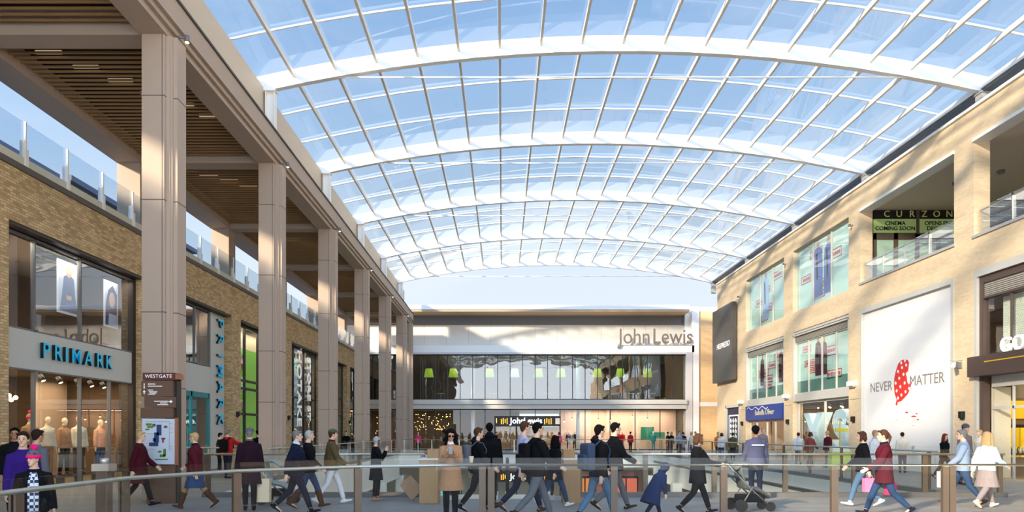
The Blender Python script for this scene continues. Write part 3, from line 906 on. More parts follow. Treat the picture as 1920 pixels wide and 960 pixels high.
glazed('window_6', 49.6, 56.2, 0.0, 7.1, GX, (51.2, 53.0, 54.6), (3.0, 4.4), GLASS_SHOP, 'tall window with green hoarding between far columns', w=.06, frame=BLACK)
glazed('window_7', 57.4, 62.1, 0.0, 7.1, GX, (58.9, 60.5), (3.0, 4.4), GLASS_SHOP, 'tall window with green hoarding at the end of the left wall', w=.06, frame=BLACK)
GRN = mat('green_hoarding', (10, 112, 76), .5, emit=.05)
for y0, y1, w in ((49.7, 56.1, 'fourth and fifth'), (57.5, 62.0, 'last two')):
    t = thing('green_hoarding', 'dark green shop hoarding seen between the %s columns' % w, 'hoarding', (GX - .15, (y0 + y1) / 2, .1), 'green hoardings')
    b = MB(); b.box(GX - .2, GX - .15, y0, y1, .1, 2.95); b.build('board', GRN, t)
    b = MB(); b.box(GX - .15, GX - .14, y0 + 1.0, y0 + 1.9, 1.2, 1.7); b.box(GX - .15, GX - .14, y0 + .9, y0 + 2.0, 2.0, 2.6); b.build('white_notice', LWH, t)
b = MB(); b.box(-14.6, -14.5, 49.2, 62.4, 3, 7.1); tag(b.build('wall_shop_dark', mat('shop_dark', (60, 64, 62), .7)), kind='structure')

def wall_lamp(p, nx, label, m, group, s=(.14, .2, .22)):
    t = thing('wall_lamp', label, 'wall lamp', p, group)
    p = Vector(p)
    b = MB(); b.box(p.x, p.x + nx * s[0], p.y - s[1] / 2, p.y + s[1] / 2, p.z, p.z + s[2]); b.build('housing', m, t, bevel=.01)
    b = MB(); b.box(p.x, p.x + nx * s[0] * .6, p.y - s[1] / 3, p.y + s[1] / 3, p.z - .05, p.z); b.build('bracket', m, t)
for i, (y, w) in enumerate(((32.9, 'beside the upright blue sign'), (40.75, 'left of the white lettering window'), (56.9, 'between the far green hoardings'))):
    wall_lamp((FX, y, 2.45), 1, 'small black wall lamp on the brown brick pier ' + w, BLACK, 'left wall lamps')

# ------------------------------------------------------------------ right side: windows, hoarding, signs
ALU = mat('alu_frame', (206, 200, 188), .45, .1)
GREENW = mat('window_vinyl', (196, 224, 214), .35, var=.03, scale=1.2)
REDT = mat('vinyl_red', (196, 70, 84), .5)
NAVY = mat('figure_navy', (74, 100, 168), .5)
SKYV = mat('figure_pale', (168, 196, 232), .5)
MAROON = mat('figure_maroon', (74, 26, 44), .5)
GREENB = mat('vinyl_dark_green', (98, 136, 126), .5)
GLASS_R = glassmat('right_glass', (.97, .99, .98), 1.5, wav=.03, ior=1.5)
def rwin(name, y0, y1, z0, z1, nm, label, fill=True, louvre=None, base=0.0):
    x = WX + .22
    t = tag(bpy.data.objects.new(name, None), label, kind='structure'); COL.objects.link(t); t.location = (x, (y0 + y1) / 2, z0)
    b = MB()
    for i in range(nm + 1):
        y = y0 + .05 + (y1 - y0 - .1) * i / nm
        b.box(x - .05, x + .04, y - .03, y + .03, z0, z1)
    b.box(x - .05, x + .04, y0, y1, z0, z0 + .06); b.box(x - .05, x + .04, y0, y1, z1 - .06, z1)
    b.build('window_frame', ALU, t)
    b = MB(); b.box(x - .008, x + .008, y0 + .06, y1 - .06, z0 + .06, z1 - .06); b.build('pane', GLASS_R, t)
    if fill:
        b = MB(); b.box(x + .06, x + .08, y0, y1, z0, z1); b.build('vinyl', GREENW, t)
    if base:
        b = MB(); b.box(x + .05, x + .06, y0, y1, z0 + .05, z0 + base); b.build('base_strip', GREENB, t)
    return t
def vinyl_marks(y0, y1, z0, z1, seed, label, figure=None):
    """window vinyl: red outlined boxes and word-like bars plus a figure"""
    rnd = random.Random(seed)
    x = WX + .27
    t = thing('window_graphic', label, 'window graphic', (x, (y0 + y1) / 2, z0), 'window graphics')
    for i in range(5):
        h = .34 + .2 * rnd.random(); w = 1.0 + rnd.random() * .8
        cy = y1 - .2 - rnd.random() * (y1 - y0 - w - .4) - w / 2; cz = z0 + (z1 - z0) * (.12 + .17 * i)
        b = MB()
        b.box(x, x + .01, cy - w/2, cy + w/2, cz - h/2, cz - h/2 + .05); b.box(x, x + .01, cy - w/2, cy + w/2, cz + h/2 - .05, cz + h/2)
        b.box(x, x + .01, cy - w/2, cy - w/2 + .05, cz - h/2, cz + h/2); b.box(x, x + .01, cy + w/2 - .05, cy + w/2, cz - h/2, cz + h/2)
        b.build('red_outline', REDT, t)
        b = MB(); yy = cy - w/2 + .15
        while yy < cy + w/2 - .2:
            q = .06 + rnd.random() * .1; b.box(x, x + .01, yy, yy + q, cz - .09, cz + .09); yy += q + .05
        b.build('red_mark', REDT, t)
    for cy, H, m1, m2 in (figure or ()):
        zb_ = z0 + .35
        for nm2, m, pts in (('figure_coat', m1, [(-.38, 0), (.38, 0), (.42, .5), (.34, .8), (.12, .86), (-.12, .86), (-.34, .8), (-.42, .5)]),
                            ('figure_arm', m2, [(.0, .3), (.14, .3), (.2, .75), (.06, .78)]), ('figure_head', mat('figure_skin', (190, 150, 130), .6), [(-.1, .85), (.1, .85), (.13, .93), (.07, 1.0), (-.07, 1.0), (-.13, .93)])):
            b = MB(); b.prism([(cy + a * H * .4, zb_ + c * H) for a, c in pts], 'x', x - .012, x - .002 if nm2 == 'figure_coat' else x - .001)
            b.build(nm2, m, t)
rwin('window_8', 34.3, 40.9, TU0, TU1, 3, 'upper three-pane window nearest the open terrace')
rwin('window_9', 42.2, 48.8, TU0, TU1, 3, 'upper three-pane window farthest along the right wall')
rwin('window_10', 34.3, 40.9, 3.94, 7.02, 4, 'first floor four-pane window beside the white hoarding', base=.75)
rwin('window_11', 42.2, 48.8, 3.94, 7.02, 4, 'first floor four-pane window above the blue shop sign', base=.75)
vinyl_marks(34.5, 40.7, TU0 + .1, TU1, 3, 'pink word boxes and blue coated figures on the upper window next to the terrace', ((38.2, 3.2, NAVY, SKYV), (37.0, 3.1, NAVY, MAROON)))
vinyl_marks(42.4, 48.6, TU0 + .1, TU1, 4, 'pale word boxes and a pale blue figure on the farthest upper window', ((45.8, 3.3, SKYV, NAVY),))
vinyl_marks(34.5, 40.7, 4.5, 7.0, 5, 'red word boxes and a maroon figure on the window beside the white hoarding', ((38.2, 2.2, MAROON, mat('figure_yellow', (214, 206, 110), .5)), (37.5, 2.1, MAROON, SKYV)))
vinyl_marks(42.4, 48.6, 4.5, 7.0, 6, 'red word boxes and a dark figure on the window over the blue shop sign', ((43.3, 2.2, MAROON, SKYV), (46.4, 2.1, MAROON, SKYV)))
b = MB()
for y0, y1 in ((34.3, 40.9), (42.2, 48.8)): b.box(WX + .1, WX + .3, y0, y1, 7.02, 7.36)
b.build('trim_13', LOUVRE, kind='structure')
b = MB()
for y0, y1 in ((34.3, 40.9), (42.2, 48.8)):
    b.box(WX + .0, WX + .3, y0, y1, 7.36, 7.44); b.box(WX + .05, WX + .3, y0, y1, 7.5, TB); b.box(WX, WX + .25, y0 , y0 + .1, 3.5, 7.6); b.box(WX, WX + .25, y1 - .1, y1, 3.5, 7.6)
    b.box(WX + .05, WX + .45, y0, y1, 3.5, 3.94)
b.build('trim_14', ALU, kind='structure')
b = MB()
for y0, y1 in ((34.3, 40.9), (42.2, 48.8)): b.box(WX + .2, WX + .32, y0, y1, 7.44, 7.5)
b.build('trim_15', BRONZE_D, kind='structure')
# white hoarding with the split balloon
t = thing('white_hoarding', 'tall white printed hoarding with a red spotted balloon shape', 'hoarding', (WX + .1, 29.8, 0), kind='thing')
b = MB(); b.box(WX + .12, WX + .2, 26.5, 33.05, 0.01, 7.42); b.build('board', FLAT_WHITE, t)
b = MB(); b.box(WX - .02, WX + .25, 26.3, 33.2, 7.42, TB); b.box(WX - .02, WX + .25, 26.3, 26.48, 0, 7.42); b.box(WX - .02, WX + .25, 33.07, 33.2, 0, 7.42); b.build('frame', ALU, t)
RED = mat('balloon_red', (222, 52, 42), .5)
def wy(px): return 1280 * (WX + .1) / (px - 942)
def wz(px, py): return EYE + (811 - py) * (WX + .1) / (px - 942)
def rpoly(name, m, pix, parent, d=0.0):
    b = MB(); b.prism([(wy(x), wz(x, y)) for x, y in pix], 'x', WX + .12 - .004 - d, WX + .12); return b.build(name, m, parent)
cr = lambda x, y: (1620 + x / 6.4, 650 + y / 6.4)
rpoly('balloon', RED, [cr(*p) for p in ((485,150),(440,165),(405,205),(375,300),(358,380),(355,470),(362,560),(378,610),(388,640),(372,690),(392,712),(400,665),(440,655),(480,615),(520,570),(550,500),(575,405),(530,455),(512,420),(510,370),(495,320),(525,290),(535,190),(520,160))], t)
for (x, y) in ((443,195),(487,168),(502,220),(452,250),(404,298),(470,332),(418,380),(376,438),(484,436),(432,480),(388,530),(494,540),(445,580),(403,617),(538,500)):
    rpoly('white_spot', FLAT_WHITE, [cr(x + 11 * math.cos(a * math.pi / 5), y + 20 * math.sin(a * math.pi / 5)) for a in range(10)], t, .004)
for (x, y, w, h) in ((507,790,18,10),(593,836,32,9),(625,804,12,7),(640,875,14,7),(395,880,10,5),(583,945,12,5)):
    rpoly('red_fragment', RED if h > 6 else mat('frag_pink', (226, 180, 174), .6), [cr(x + w * math.cos(a * math.pi / 4), y + h * math.sin(a * math.pi / 4)) for a in range(8)], t)
GREYT = mat('slim_text_grey', (140, 130, 120), .6)
text('slogan', 'NEVER', GREYT, (WX + .115, wy(1651), wz(1651, 726)), .62, -UY, UZ, t, ext=.003, spacing=1.0)
text('slogan', 'MATTER', GREYT, (WX + .115, wy(1736), wz(1736, 712)), .62, -UY, UZ, t, ext=.003, spacing=1.0)
# nearest right bay: brown fascia shop
t = thing('brown_shopfront', 'dark brown framed shopfront at the right edge with yellow interior', 'shopfront', (WX, 21.7, 0), kind='thing')
b = MB(); b.box(WX - .0, WX + .35, 18.3, 25.2, 7.36, TB); b.box(WX, WX + .25, 25.05, 25.2, 0, 7.36); b.build('outer_frame', ALU, t)
BRN = mat('brown_fascia', (84, 66, 58), .5)
b = MB(); b.box(WX + .1, WX + .35, 18.3, 25.05, 7.1, 7.36); b.box(WX + .1, WX + .35, 24.85, 25.05, 0, 7.1); b.box(WX + .1, WX + .35, 18.3, 24.85, 6.52, 6.6); b.build('brown_frame', BRN, t)
b = MB(); b.box(WX + .15, WX + .3, 18.3, 24.85, 6.6, 7.1); b.build('louvre', LOUVRE, t)
b = MB(); b.box(WX - .25, WX + .3, 18.3, 25.2, 3.7, 4.42); b.build('fascia', BRN, t)
b = MB(); b.box(WX - .26, WX - .25, 18.3, 24.3, 4.16, 4.2); b.build('yellow_line', mat('yellow_line', (216, 170, 30), .5), t)
b = MB()
for y in (19.0, 21.3, 23.6): b.box(WX + .18, WX + .26, y - .03, y + .03, 4.42, 6.52)
b.build('mullion', BRN, t)
b = MB(); b.box(WX + .2, WX + .22, 18.3, 24.85, 4.42, 6.52); b.build('glass', GLASS_R, t)
b = MB(); b.box(WX + .5, WX + .55, 18.3, 24.4, 4.42, 6.5); b.build('mosaic_screen', brickmat('mosaic', (214, 222, 196), (160, 176, 158), (236, 232, 214), .08, .08, .02, order='YZX', tint=.3, bump=0), t)
b = MB(); b.box(WX + .4, WX + 1.0, 24.7, 24.85, 0.01, 3.3); b.build('cream_side_wall', CREAM, t)
b = MB(); b.box(WX + .3, WX + .45, 18.3, 24.7, 3.3, 3.7); b.build('door_head', ALU, t)
b = MB()
for y in (18.8, 20.5, 22.2, 23.7): b.box(WX + .33, WX + .40, y - .03, y + .03, 0.01, 3.3)
b.box(WX + .33, WX + .40, 18.3, 24.7, 2.5, 2.6); b.build('door_frame', ALU, t)
b = MB(); b.box(WX + .355, WX + .375, 18.3, 24.7, .05, 3.3); b.build('glass_door', GLASS_R, t)
text('lettering', 'GOL', LWH, (WX - .2, 22.8, 4.64), .7, -UY, UZ, t, ext=.05, off=.02, spacing=1.15)
t = thing('yellow_display', 'yellow display panels inside the brown shopfront', 'display', (20.1, 26.6, 0))
YEL = mat('display_yellow', (236, 190, 20), .5, emit=.12)
for i in range(4):
    b = MB(); b.box(19.3 + i * .4, 19.67 + i * .4, 26.5, 26.55, .7, 1.85); b.build('yellow_panel', YEL, t)
    b = MB(); b.box(19.3 + i * .4, 19.67 + i * .4, 26.5, 26.55, 1.86, 1.97); b.build('header_strip', BLACK, t)
b = MB(); b.box(19.25, 21.2, 26.55, 26.65, 0, 2.1); b.box(19.7, 21.2, 26.7, 26.8, 0, 3.0); b.build('wall_panel', mat('gondola_brown', (110, 84, 60), .6), t)
b = MB(); b.box(18.6, 21.6, 25.2, 25.8, .82, .89)
for x in (18.7, 20.1, 21.5): b.box(x - .03, x + .03, 25.25, 25.31, 0.01, .82); b.box(x - .03, x + .03, 25.69, 25.75, 0.01, .82)
tag(b.build('display_table', mat('table_dark', (70, 50, 36), .5)), 'long dark table set out inside the brown shopfront', 'table')
rnd = random.Random(5)
for i in range(16):
    q = Vector((18.7 + i * .17, 25.3 + .35 * rnd.random(), .89)); b = MB()
    b.lathe(q, [(.04, 0), (.05, .02), (.06, .1 + .06 * rnd.random()), (.02, .2), (.025, .24)], 8)
    tag(b.build('bottle', [mat('jar_dark', (60, 60, 56), .3), mat('jar_pale', (170, 160, 140), .4)][i % 2]), 'small jar on the dark table inside the brown shopfront', 'jar', 'jars on the dark table')
shop_light((20.2, 23.9, 3.6), (2, 4), 170, (1, .85, .6))
b = MB(); b.box(19.75, 21.2, 26.66, 26.7, 2.2, 2.9); tag(b.build('yellow_banner', YEL), 'wide yellow banner high on the back wall of the brown shopfront', 'banner')
b = MB(); b.box(WX + .65, 29.4, 28.4, 28.5, 0, 7.5); tag(b.build('wall_shop_rear', MATS['inner_wall2']), kind='structure')
# blue sign shop and lettered window
t = thing('blue_shop_sign', 'dark blue shop fascia with pale script on the right wall', 'sign', (WX, 45.5, 2.7))
b = MB(); b.box(WX - .06, WX + .2, 42.3, 48.7, 2.52, 3.5); b.build('fascia', mat('sign_navy', (30, 62, 140), .45), t)
text('lettering', 'Isabella Oliver', mat('letter_gold', (206, 190, 150), .5), (WX - .07, 45.2, 3.0), .52, -UY, UZ, t, ext=.012, squash=1.1)
b = MB(); b.tube([(WX - .06, 48.4 - i * .18, 3.32 + .09 * math.sin(i * .9)) for i in range(22)], .02, 6); b.build('swirl', LWH, t)
def front(name, label, y0, y1, z1, doors, m, back, p, lightp):
    t = thing(name, label, 'shopfront', (WX + .3, (y0 + y1) / 2, 0), kind='thing')
    b = MB()
    for y in [y0 + .06] + doors + [y1 - .06]: b.box(WX + .25, WX + .35, y - .05, y + .05, 0.0, z1)
    b.box(WX + .25, WX + .35, y0, y1, z1 - .12, z1); b.build('door_frame', m, t)
    b = MB(); b.box(WX + .29, WX + .31, y0 + .1, y1 - .1, 0.05, z1 - .12); b.build('glass', GLASS_R, t)
    b = MB(); b.box(WX + 4.4, WX + 4.5, y0 + .1, y1 - .1, 0, z1 + .6); b.build('back_wall', back, t)
    b = MB()
    for i in range(5):
        z = .5 + i * .55; b.box(WX + 3.9, WX + 4.4, y0 + .6, y1 - .6, z, z + .04)
    b.build('shelf', OAK, t)
    shop_light((WX + 2, (y0 + y1) / 2, z1 - .1), (2.5, 5), p, (1, .8, .58))
    return t
front('blue_shopfront', 'shop doorway with pale frames under the dark blue sign', 42.3, 48.7, 2.52, [44.2, 45.6, 47.4], ALU, mat('back_brown', (96, 66, 40), .7), 120, None)
front('lettered_shopfront', 'wide clear shopfront with giant pale letters inside beside the hoarding', 34.4, 40.8, 3.5, [37.4], ALU, mat('back_dark', (70, 52, 40), .7), 150, None)
b = MB()
for i, (y, z) in enumerate([(40.2 - i * .45, 3.2) for i in range(13)]):
    q = MB(); q.tube([(WX + 1.2 + (i % 3) * .5, y, z + .1), (WX + 1.2 + (i % 3) * .5, y, z - .06)], .05, 8); o = q.build('downlight', BLACK)
    tag(o, 'small lit ceiling lamp in the shop with giant letters', 'ceiling lamp', 'lamps in the lettered shop')
    q = MB(); q.ball((WX + 1.2 + (i % 3) * .5, y, z - .08), .05, 8, 6); q.build('lens', WARM, o)
b.bm.free()
PB = mat('letter_pale_blue', (186, 212, 226), .5)
sgA = thing('giant_letter', 'giant pale blue letter shape leaning inside the shop, left of the pair', 'letter', (18.5, 39.0, 0), 'giant pale blue letters')
text('letter_body', 'Y', PB, (18.3, 39.6, 1.45), 3.3, -UY, UZ, sgA, ext=.3, off=.03)
sgA = thing('giant_letter', 'giant pale blue curved letter inside the shop, right of the pair', 'letter', (18.5, 36.4, 0), 'giant pale blue letters')
text('letter_body', 'S', PB, (18.3, 36.5, 1.45), 3.5, -UY, UZ, sgA, ext=.3, off=.03)
# ornate panel at the far end
t = thing('ornate_panel', 'dark blue panel with white scrollwork at the far end of the right wall', 'panel', (WX + .1, 51.6, 0))
b = MB(); b.box(WX + .1, WX + .2, 50.2, 53.1, 0.02, 3.5); b.build('board', mat('panel_navy', (28, 32, 62), .5), t)
q = MB()
q.box(WX + .08, WX + .1, 50.55, 50.67, .75, 3.0); q.box(WX + .08, WX + .1, 52.6, 52.72, .75, 3.0); q.box(WX + .08, WX + .1, 50.55, 52.72, 2.9, 3.0); q.box(WX + .08, WX + .1, 50.55, 52.72, .75, .85)
for z in (2.55, 2.15, 1.75, 1.35, 1.05):
    for c in (51.1, 51.65, 52.2):
        q.tube([(WX + .09, c + (.05 + a * .012) * math.cos(a * .7), z + (.05 + a * .012) * math.sin(a * .7)) for a in range(12)], .028, 5)
q.build('scrollwork', LWH, t)
b = MB(); b.box(WX - .02, WX + .1, 50.1, 50.25, 0, 3.75); b.box(WX - .02, WX + .1, 53.05, 53.2, 0, 3.75); b.box(WX - .02, WX + .1, 50.1, 53.2, 3.55, 3.75); b.build('frame', ALU, t)
# vertical black sign box near the end of the wall
t = thing('projecting_sign', 'tall black upright sign box near the far end of the right wall', 'sign', (WX - .2, 52.3, 5.5))
def dark_sign(): pass
b = MB(); b.box(WX - .45, WX - .12, 50.4, 55.1, 5.6, 11.35); b.build('box', mat('sign_charcoal', (82, 76, 70), .4), t, bevel=.02)
b = MB(); b.box(WX - .12, WX, 50.7, 54.8, 5.9, 11.0); b.build('mounting', ALU, t)
text('lettering', 'NESPRESSO', LWH, (WX - .46, 52.4, 8.35), .6, -UY, UZ, t, ext=.01)
# small fittings on the right wall
for i, (y, w) in enumerate(((41.6, 'between the two glazed shops'), (33.75, 'left of the white hoarding'), (49.5, 'beside the ornate panel'))):
    wall_lamp((WX, y, 3.75 + (.2 if i == 1 else 0)), -1, 'white box light on the cream brick pier ' + w, WHITE, 'white box lights', (.28, .5, .24))
for i, (y, w) in enumerate(((25.75, 'right of the white hoarding'), (33.75, 'left of the white hoarding'), (41.5, 'right of the blue sign'), (49.4, 'left of the blue sign'))):
    wall_lamp((WX, y, 2.2), -1, 'small black wall lamp on the cream brick pier ' + w, BLACK, 'black wall lamps', (.16, .18, .26))
t = thing('security_camera', 'white security camera on the pier right of the hoarding', 'camera', (WX, 25.9, 4.1))
b = MB(); b.box(WX - .05, WX, 25.8, 26.1, 4.1, 4.4); b.bar((WX, 25.95, 4.35), (WX - .35, 26.0, 4.4), .03); b.build('bracket', STEEL, t)
b = MB(); b.bar((WX - .2, 26.0, 4.25), (WX - .5, 25.6, 4.15), .14, .12); b.build('housing', WHITE, t, bevel=.01)
for i, (y, z) in enumerate(((33.9, 11.95), (41.9, 12.0), (50, 11.6))):
    spotlight((WX, y, z), (-1, 0, 0), 'small dark spotlight high on the right wall, %s' % ['beside the terrace opening', 'between the upper windows', 'beside the black sign box'][i], 'right wall spotlights')

GLASS_BAL = glassmat('balustrade_glass', (.95, .97, .96), 3.5, wav=.05)
# ------------------------------------------------------------------ upper terrace cinema entrance
t = thing('cinema_front', 'cinema entrance with dark CURZON band and green message boards', 'entrance', (20.4, 33.4, TU0), kind='thing')
CY_ = 33.2
b = MB(); b.box(18.06, 29.3, CY_ - .02, CY_ + .1, 12.06, 12.46); b.build('name_band', mat('band_black', (26, 22, 18), .4), t)
GOLD = mat('letter_khaki', (196, 190, 120), .5, emit=.1)
for i, ch in enumerate('CURZON'):
    text('letter', ch, GOLD, ([18.68, 19.28, 19.9, 20.5, 21.1, 21.72][i], CY_ - .03, 12.27), .44, UX, UZ, t, ext=.012)
GB = mat('green_board', (160, 182, 112), .5, emit=.15)
b = MB(); b.box(18.08, 20.12, CY_, CY_ + .1, 11.38, 12.05); b.build('message_board', GB, t)
b = MB(); b.box(20.26, 22.4, CY_, CY_ + .1, 11.38, 12.05); b.build('message_board', GB, t)
for s_, x, z in (('CINEMA', 19.1, 11.83), ('COMING SOON', 19.1, 11.58), ('OPENS END', 21.25, 11.83), ('DEC', 20.9, 11.58)):
    text('message', s_, DARKL, (x, CY_ - .01, z), .27, UX, UZ, t, ext=.01, off=.012)
b = MB(); b.box(20.12, 20.26, CY_ - .04, CY_, 11.3, 12.46); b.build('divider', BRONZE, t)
for i in range(5):
    x = 18.1 + i * 1.04
    b = MB(); b.box(x, x + .1, CY_, CY_ + .1, TU0, 11.36); b.box(x + .94, x + 1.04, CY_, CY_ + .1, TU0, 11.36); b.box(x, x + 1.04, CY_, CY_ + .1, 11.05, 11.36); b.box(x, x + 1.04, CY_, CY_ + .1, TU0, TU0 + .15)
    d = b.build('door_leaf', BRONZE, t)
    q = MB(); q.box(x + .1, x + .94, CY_ + .04, CY_ + .06, TU0 + .15, 11.05); q.build('glass', mat('door_green', (176, 204, 180), .2), d)
    q = MB(); q.tube([(x + .86, CY_ - .06, TU0 + .9), (x + .86, CY_ - .06, TU0 + 1.5)], .015, 6); q.build('handle', STEEL, d)
b = MB(); b.box(23.3, 29.3, CY_, CY_ + .1, TU0, 12.06); b.build('side_panel', BRN, t)
t = thing('terrace_glazing', 'white framed glazing at the back of the upper right terrace', 'glazing', (20.4, 26, TU0), kind='thing')
b = MB()
for i in range(14): b.box(23.95, 24.07, 6 + i * 2.0 - .06, 6 + i * 2.0 + .06, TU0, 12.46)
b.box(23.95, 24.07, 6, 32, 10.4, 10.5); b.build('frame', WHITE, t)
b = MB(); b.box(24.0, 24.02, 6, 32, TU0, 12.4); b.build('pane', GLASS_R, t)
for i, (y0, y1) in enumerate(OPEN_R[:3]):
    t = thing('terrace_balustrade', ['glass balustrade of the upper right terrace nearest the viewer', 'glass balustrade of the upper right terrace at the picture edge', 'glass balustrade in front of the cinema entrance'][i], 'balustrade', (WX + .2, (y0 + y1) / 2, TU0 + .1), 'upper terrace balustrades', kind='thing')
    y = y0 + .1
    while y < y1 - .3:
        yy = min(y + 1.66, y1 - .05)
        b = MB(); b.box(WX + .14, WX + .16, y + .03, yy - .03, TU0 + .14, TU0 + 1.1); b.build('glass_panel', GLASS_BAL, t)
        b = MB(); b.box(WX + .17, WX + .26, y - .03, y + .03, TU0 + .1, TU0 + 1.0); b.build('post', STEELW, t)
        y += 1.7
    b = MB(); b.tube([(WX + .22, y0 + .02, TU0 + 1.02), (WX + .22, y1 - .02, TU0 + 1.02)], .025, 8); b.build('handrail', STEEL, t)
for i, (x, y) in enumerate(((19.6, 29.5), (20.6, 28.2), (19.6, 22.5), (20.8, 24), (21, 31))):
    b = MB(); b.lathe((x, y, 12.36), [(.14, .1), (.14, .03), (.1, .0), (.05, -.02)], 14)
    tag(b.build('ceiling_fitting', MIDGREY if i < 4 else BLACK), 'small round fitting on the grey terrace ceiling', 'ceiling fitting', 'terrace ceiling fittings')

# ------------------------------------------------------------------ far store interior
LIME = mat('lime_shade', (196, 222, 60), .5, emit=.55)
for i, px in enumerate((804, 850, 918, 965, 1010, 1052, 1120, 1163, 1214)):
    x = (px - 942) * 70 / 1280
    o = MB(); o.tube([(x, 70, 9.0), (x, 70, 8.2)], .02, 5); o = o.build('pendant_lamp', BLACK)
    tag(o, 'lime green shaded pendant lamp, %s behind the upper windows of the far store' % (['first from left', 'second from left', 'third from left', 'fourth from left', 'fifth from left', 'sixth from left', 'seventh from left', 'eighth from left', 'rightmost', 'one hidden past the columns'][i]), 'pendant lamp', 'lime pendant lamps')
    b = MB(); b.lathe((x, 70, 7.35), [(.5, 0), (.34, .85)], 18); b.build('lamp_shade', LIME if i != 3 else mat('white_shade', (236, 236, 222), .5, emit=.5), o)
for k in range(9):
    x = -6 + k * 2.6 + (k % 2) * .4
    t = thing('cafe_table', 'cafe table behind the upper windows of the far store', 'table', (x, 66.5, 4.72), 'cafe tables in the far store')
    b = MB(); b.lathe((x, 66.5, 4.72), [(.25, 0), (.25, .03), (.03, .05), (.03, .7), (.03, .72)], 12); b.build('pedestal', STEEL, t)
    b = MB(); b.lathe((x, 66.5, 5.44), [(.4, 0), (.4, .04)], 16); b.build('tabletop', CONC_W, t)
shop_light((4, 69, 8.9), (22, 6), 350, (1, .93, .8))
shop_light((-8, 68, 3.8), (12, 4), 260, (1, .7, .42))
shop_light((11.5, 66, 3.8), (10, 2), 420, (1, .84, .68))
rnd = random.Random(11)
for i in range(90):
    x = -8.6 + 3.4 * rnd.random() if i < 66 else -15 + 5 * rnd.random(); z = 1.9 + 1.6 * rnd.random() ** 1.2 if i < 66 else 1 + 2.6 * rnd.random()
    b = MB(); b.ball((x, 66.5 + rnd.random() * 2, z), .032, 6, 4)
    tag(b.build('fairy_light', WARMS), 'tiny warm hanging light in the ground floor left of the far store', 'fairy light', 'fairy lights in the far store')
for i, (px, py) in enumerate(((1058, 790), (1073, 786), (1122, 787), (1145, 788), (1186, 781), (1214, 786))):
    x = (px - 942) * 66.2 / 1280; z = EYE + (811 - py) * 66.2 / 1280
    b = MB(); b.tube([(x, 66.2, 3.9), (x, 66.2, z + .1)], .015, 5); b.tube([(x, 66.2, z + .16), (x, 66.2, z + .02)], .08, 8); o = b.build('ceiling_spotlight', BLACK)
    tag(o, 'warm spotlight glowing over the display on the right of the far store ground floor', 'spotlight', 'spotlights over the far display')
    b = MB(); b.ball((x, 66.2, z), .09, 8, 6); b.build('lens', WARM, o)
# entrance of the far store, upper level and lower level
OR = mat('strip_orange', (255, 160, 40), .4, emit=2.5)
LWG = mat('letter_glow', (255, 250, 240), .4, emit=1.6)
for lvl, z0 in (('ground floor', 0.0), ('lower level', -5.2)):
    yb = 63.9 if z0 == 0 else 63.8
    t = thing('store_entrance', 'black store entrance with white John Lewis sign and orange strips on the ' + lvl, 'entrance', (2.6, yb, z0), kind='thing')
    b = MB(); b.box(-.75, 5.45, yb - .12, yb + .1, z0 + 2.25, z0 + 3.2); b.build('sign_band', BLACK, t)
    text('lettering', 'John', LWG, (1.4, yb - .14, z0 + 2.74), .76, UX, UZ, t, ext=.02, off=.012)
    text('lettering', 'Lewis', LWG, (2.85, yb - .14, z0 + 2.74), .76, UX, UZ, t, ext=.02, off=.012)
    for i, x in enumerate((-.55, -.1, .08, .26, .44, 3.95, 4.15, 4.35, 4.55)):
        b = MB(); b.box(x - .035, x + .035, yb - .15, yb - .12, z0 + 2.45 + .1 * (i % 3 == 0), z0 + 3.0 - .08 * (i % 2)); b.build('orange_strip', OR, t)
    b = MB()
    for x in (-.7, 1.3, 3.4, 5.4): b.box(x - .06, x + .06, yb - .1, yb + .08, z0 + .01, z0 + 2.25)
    b.build('door_post', BLACK, t)
    b = MB(); b.box(4.95, 5.35, yb - .14, yb - .12, z0 + 2.45, z0 + 3.0); b.build('pale_square', mat('pale_square', (236, 206, 190), .5, emit=.4), t)
    for xa in (-.6, 1.4, 3.5):
        b = MB(); b.box(xa, xa + 1.85, yb + .0, yb + .02, z0 + .05, z0 + 2.2); b.build('glass_door', GLASS_SHOP, t)
        b = MB(); b.box(xa, xa + 1.85, yb + .85, yb + .9, z0 + .02, z0 + 2.2); b.build('lit_interior', mat('interior_amber', (160, 110, 60), .6, emit=.25), t)
# lower level shopfronts glimpsed through the rails
for i, (x, w, c, lb) in enumerate(((7.2, 3.0, (255, 150, 60), 'orange lit lower level shopfront right of the lower entrance'), (11.0, 3.2, (240, 120, 90), 'red and orange lit lower level shopfront farther right'), (-5.5, 3.4, (120, 190, 200), 'blue lit lower level shopfront on the left'))):
    t = thing('lower_shopfront', lb, 'shopfront', (x, 63.8, LOW), 'lower level shopfronts', 'thing')
    b = MB(); b.box(x - w / 2, x + w / 2, 63.7, 63.8, LOW + .1, LOW + 3.0); b.build('lit_window', mat('lit_%d' % i, c, .5, emit=.6), t)
    b = MB()
    for k in range(4): b.box(x - w / 2 + k * w / 3 - .06, x - w / 2 + k * w / 3 + .06, 63.6, 63.7, LOW, LOW + 3.1)
    b.box(x - w / 2, x + w / 2, 63.6, 63.7, LOW + 3.0, LOW + 3.2); b.build('frame', BLACK, t)
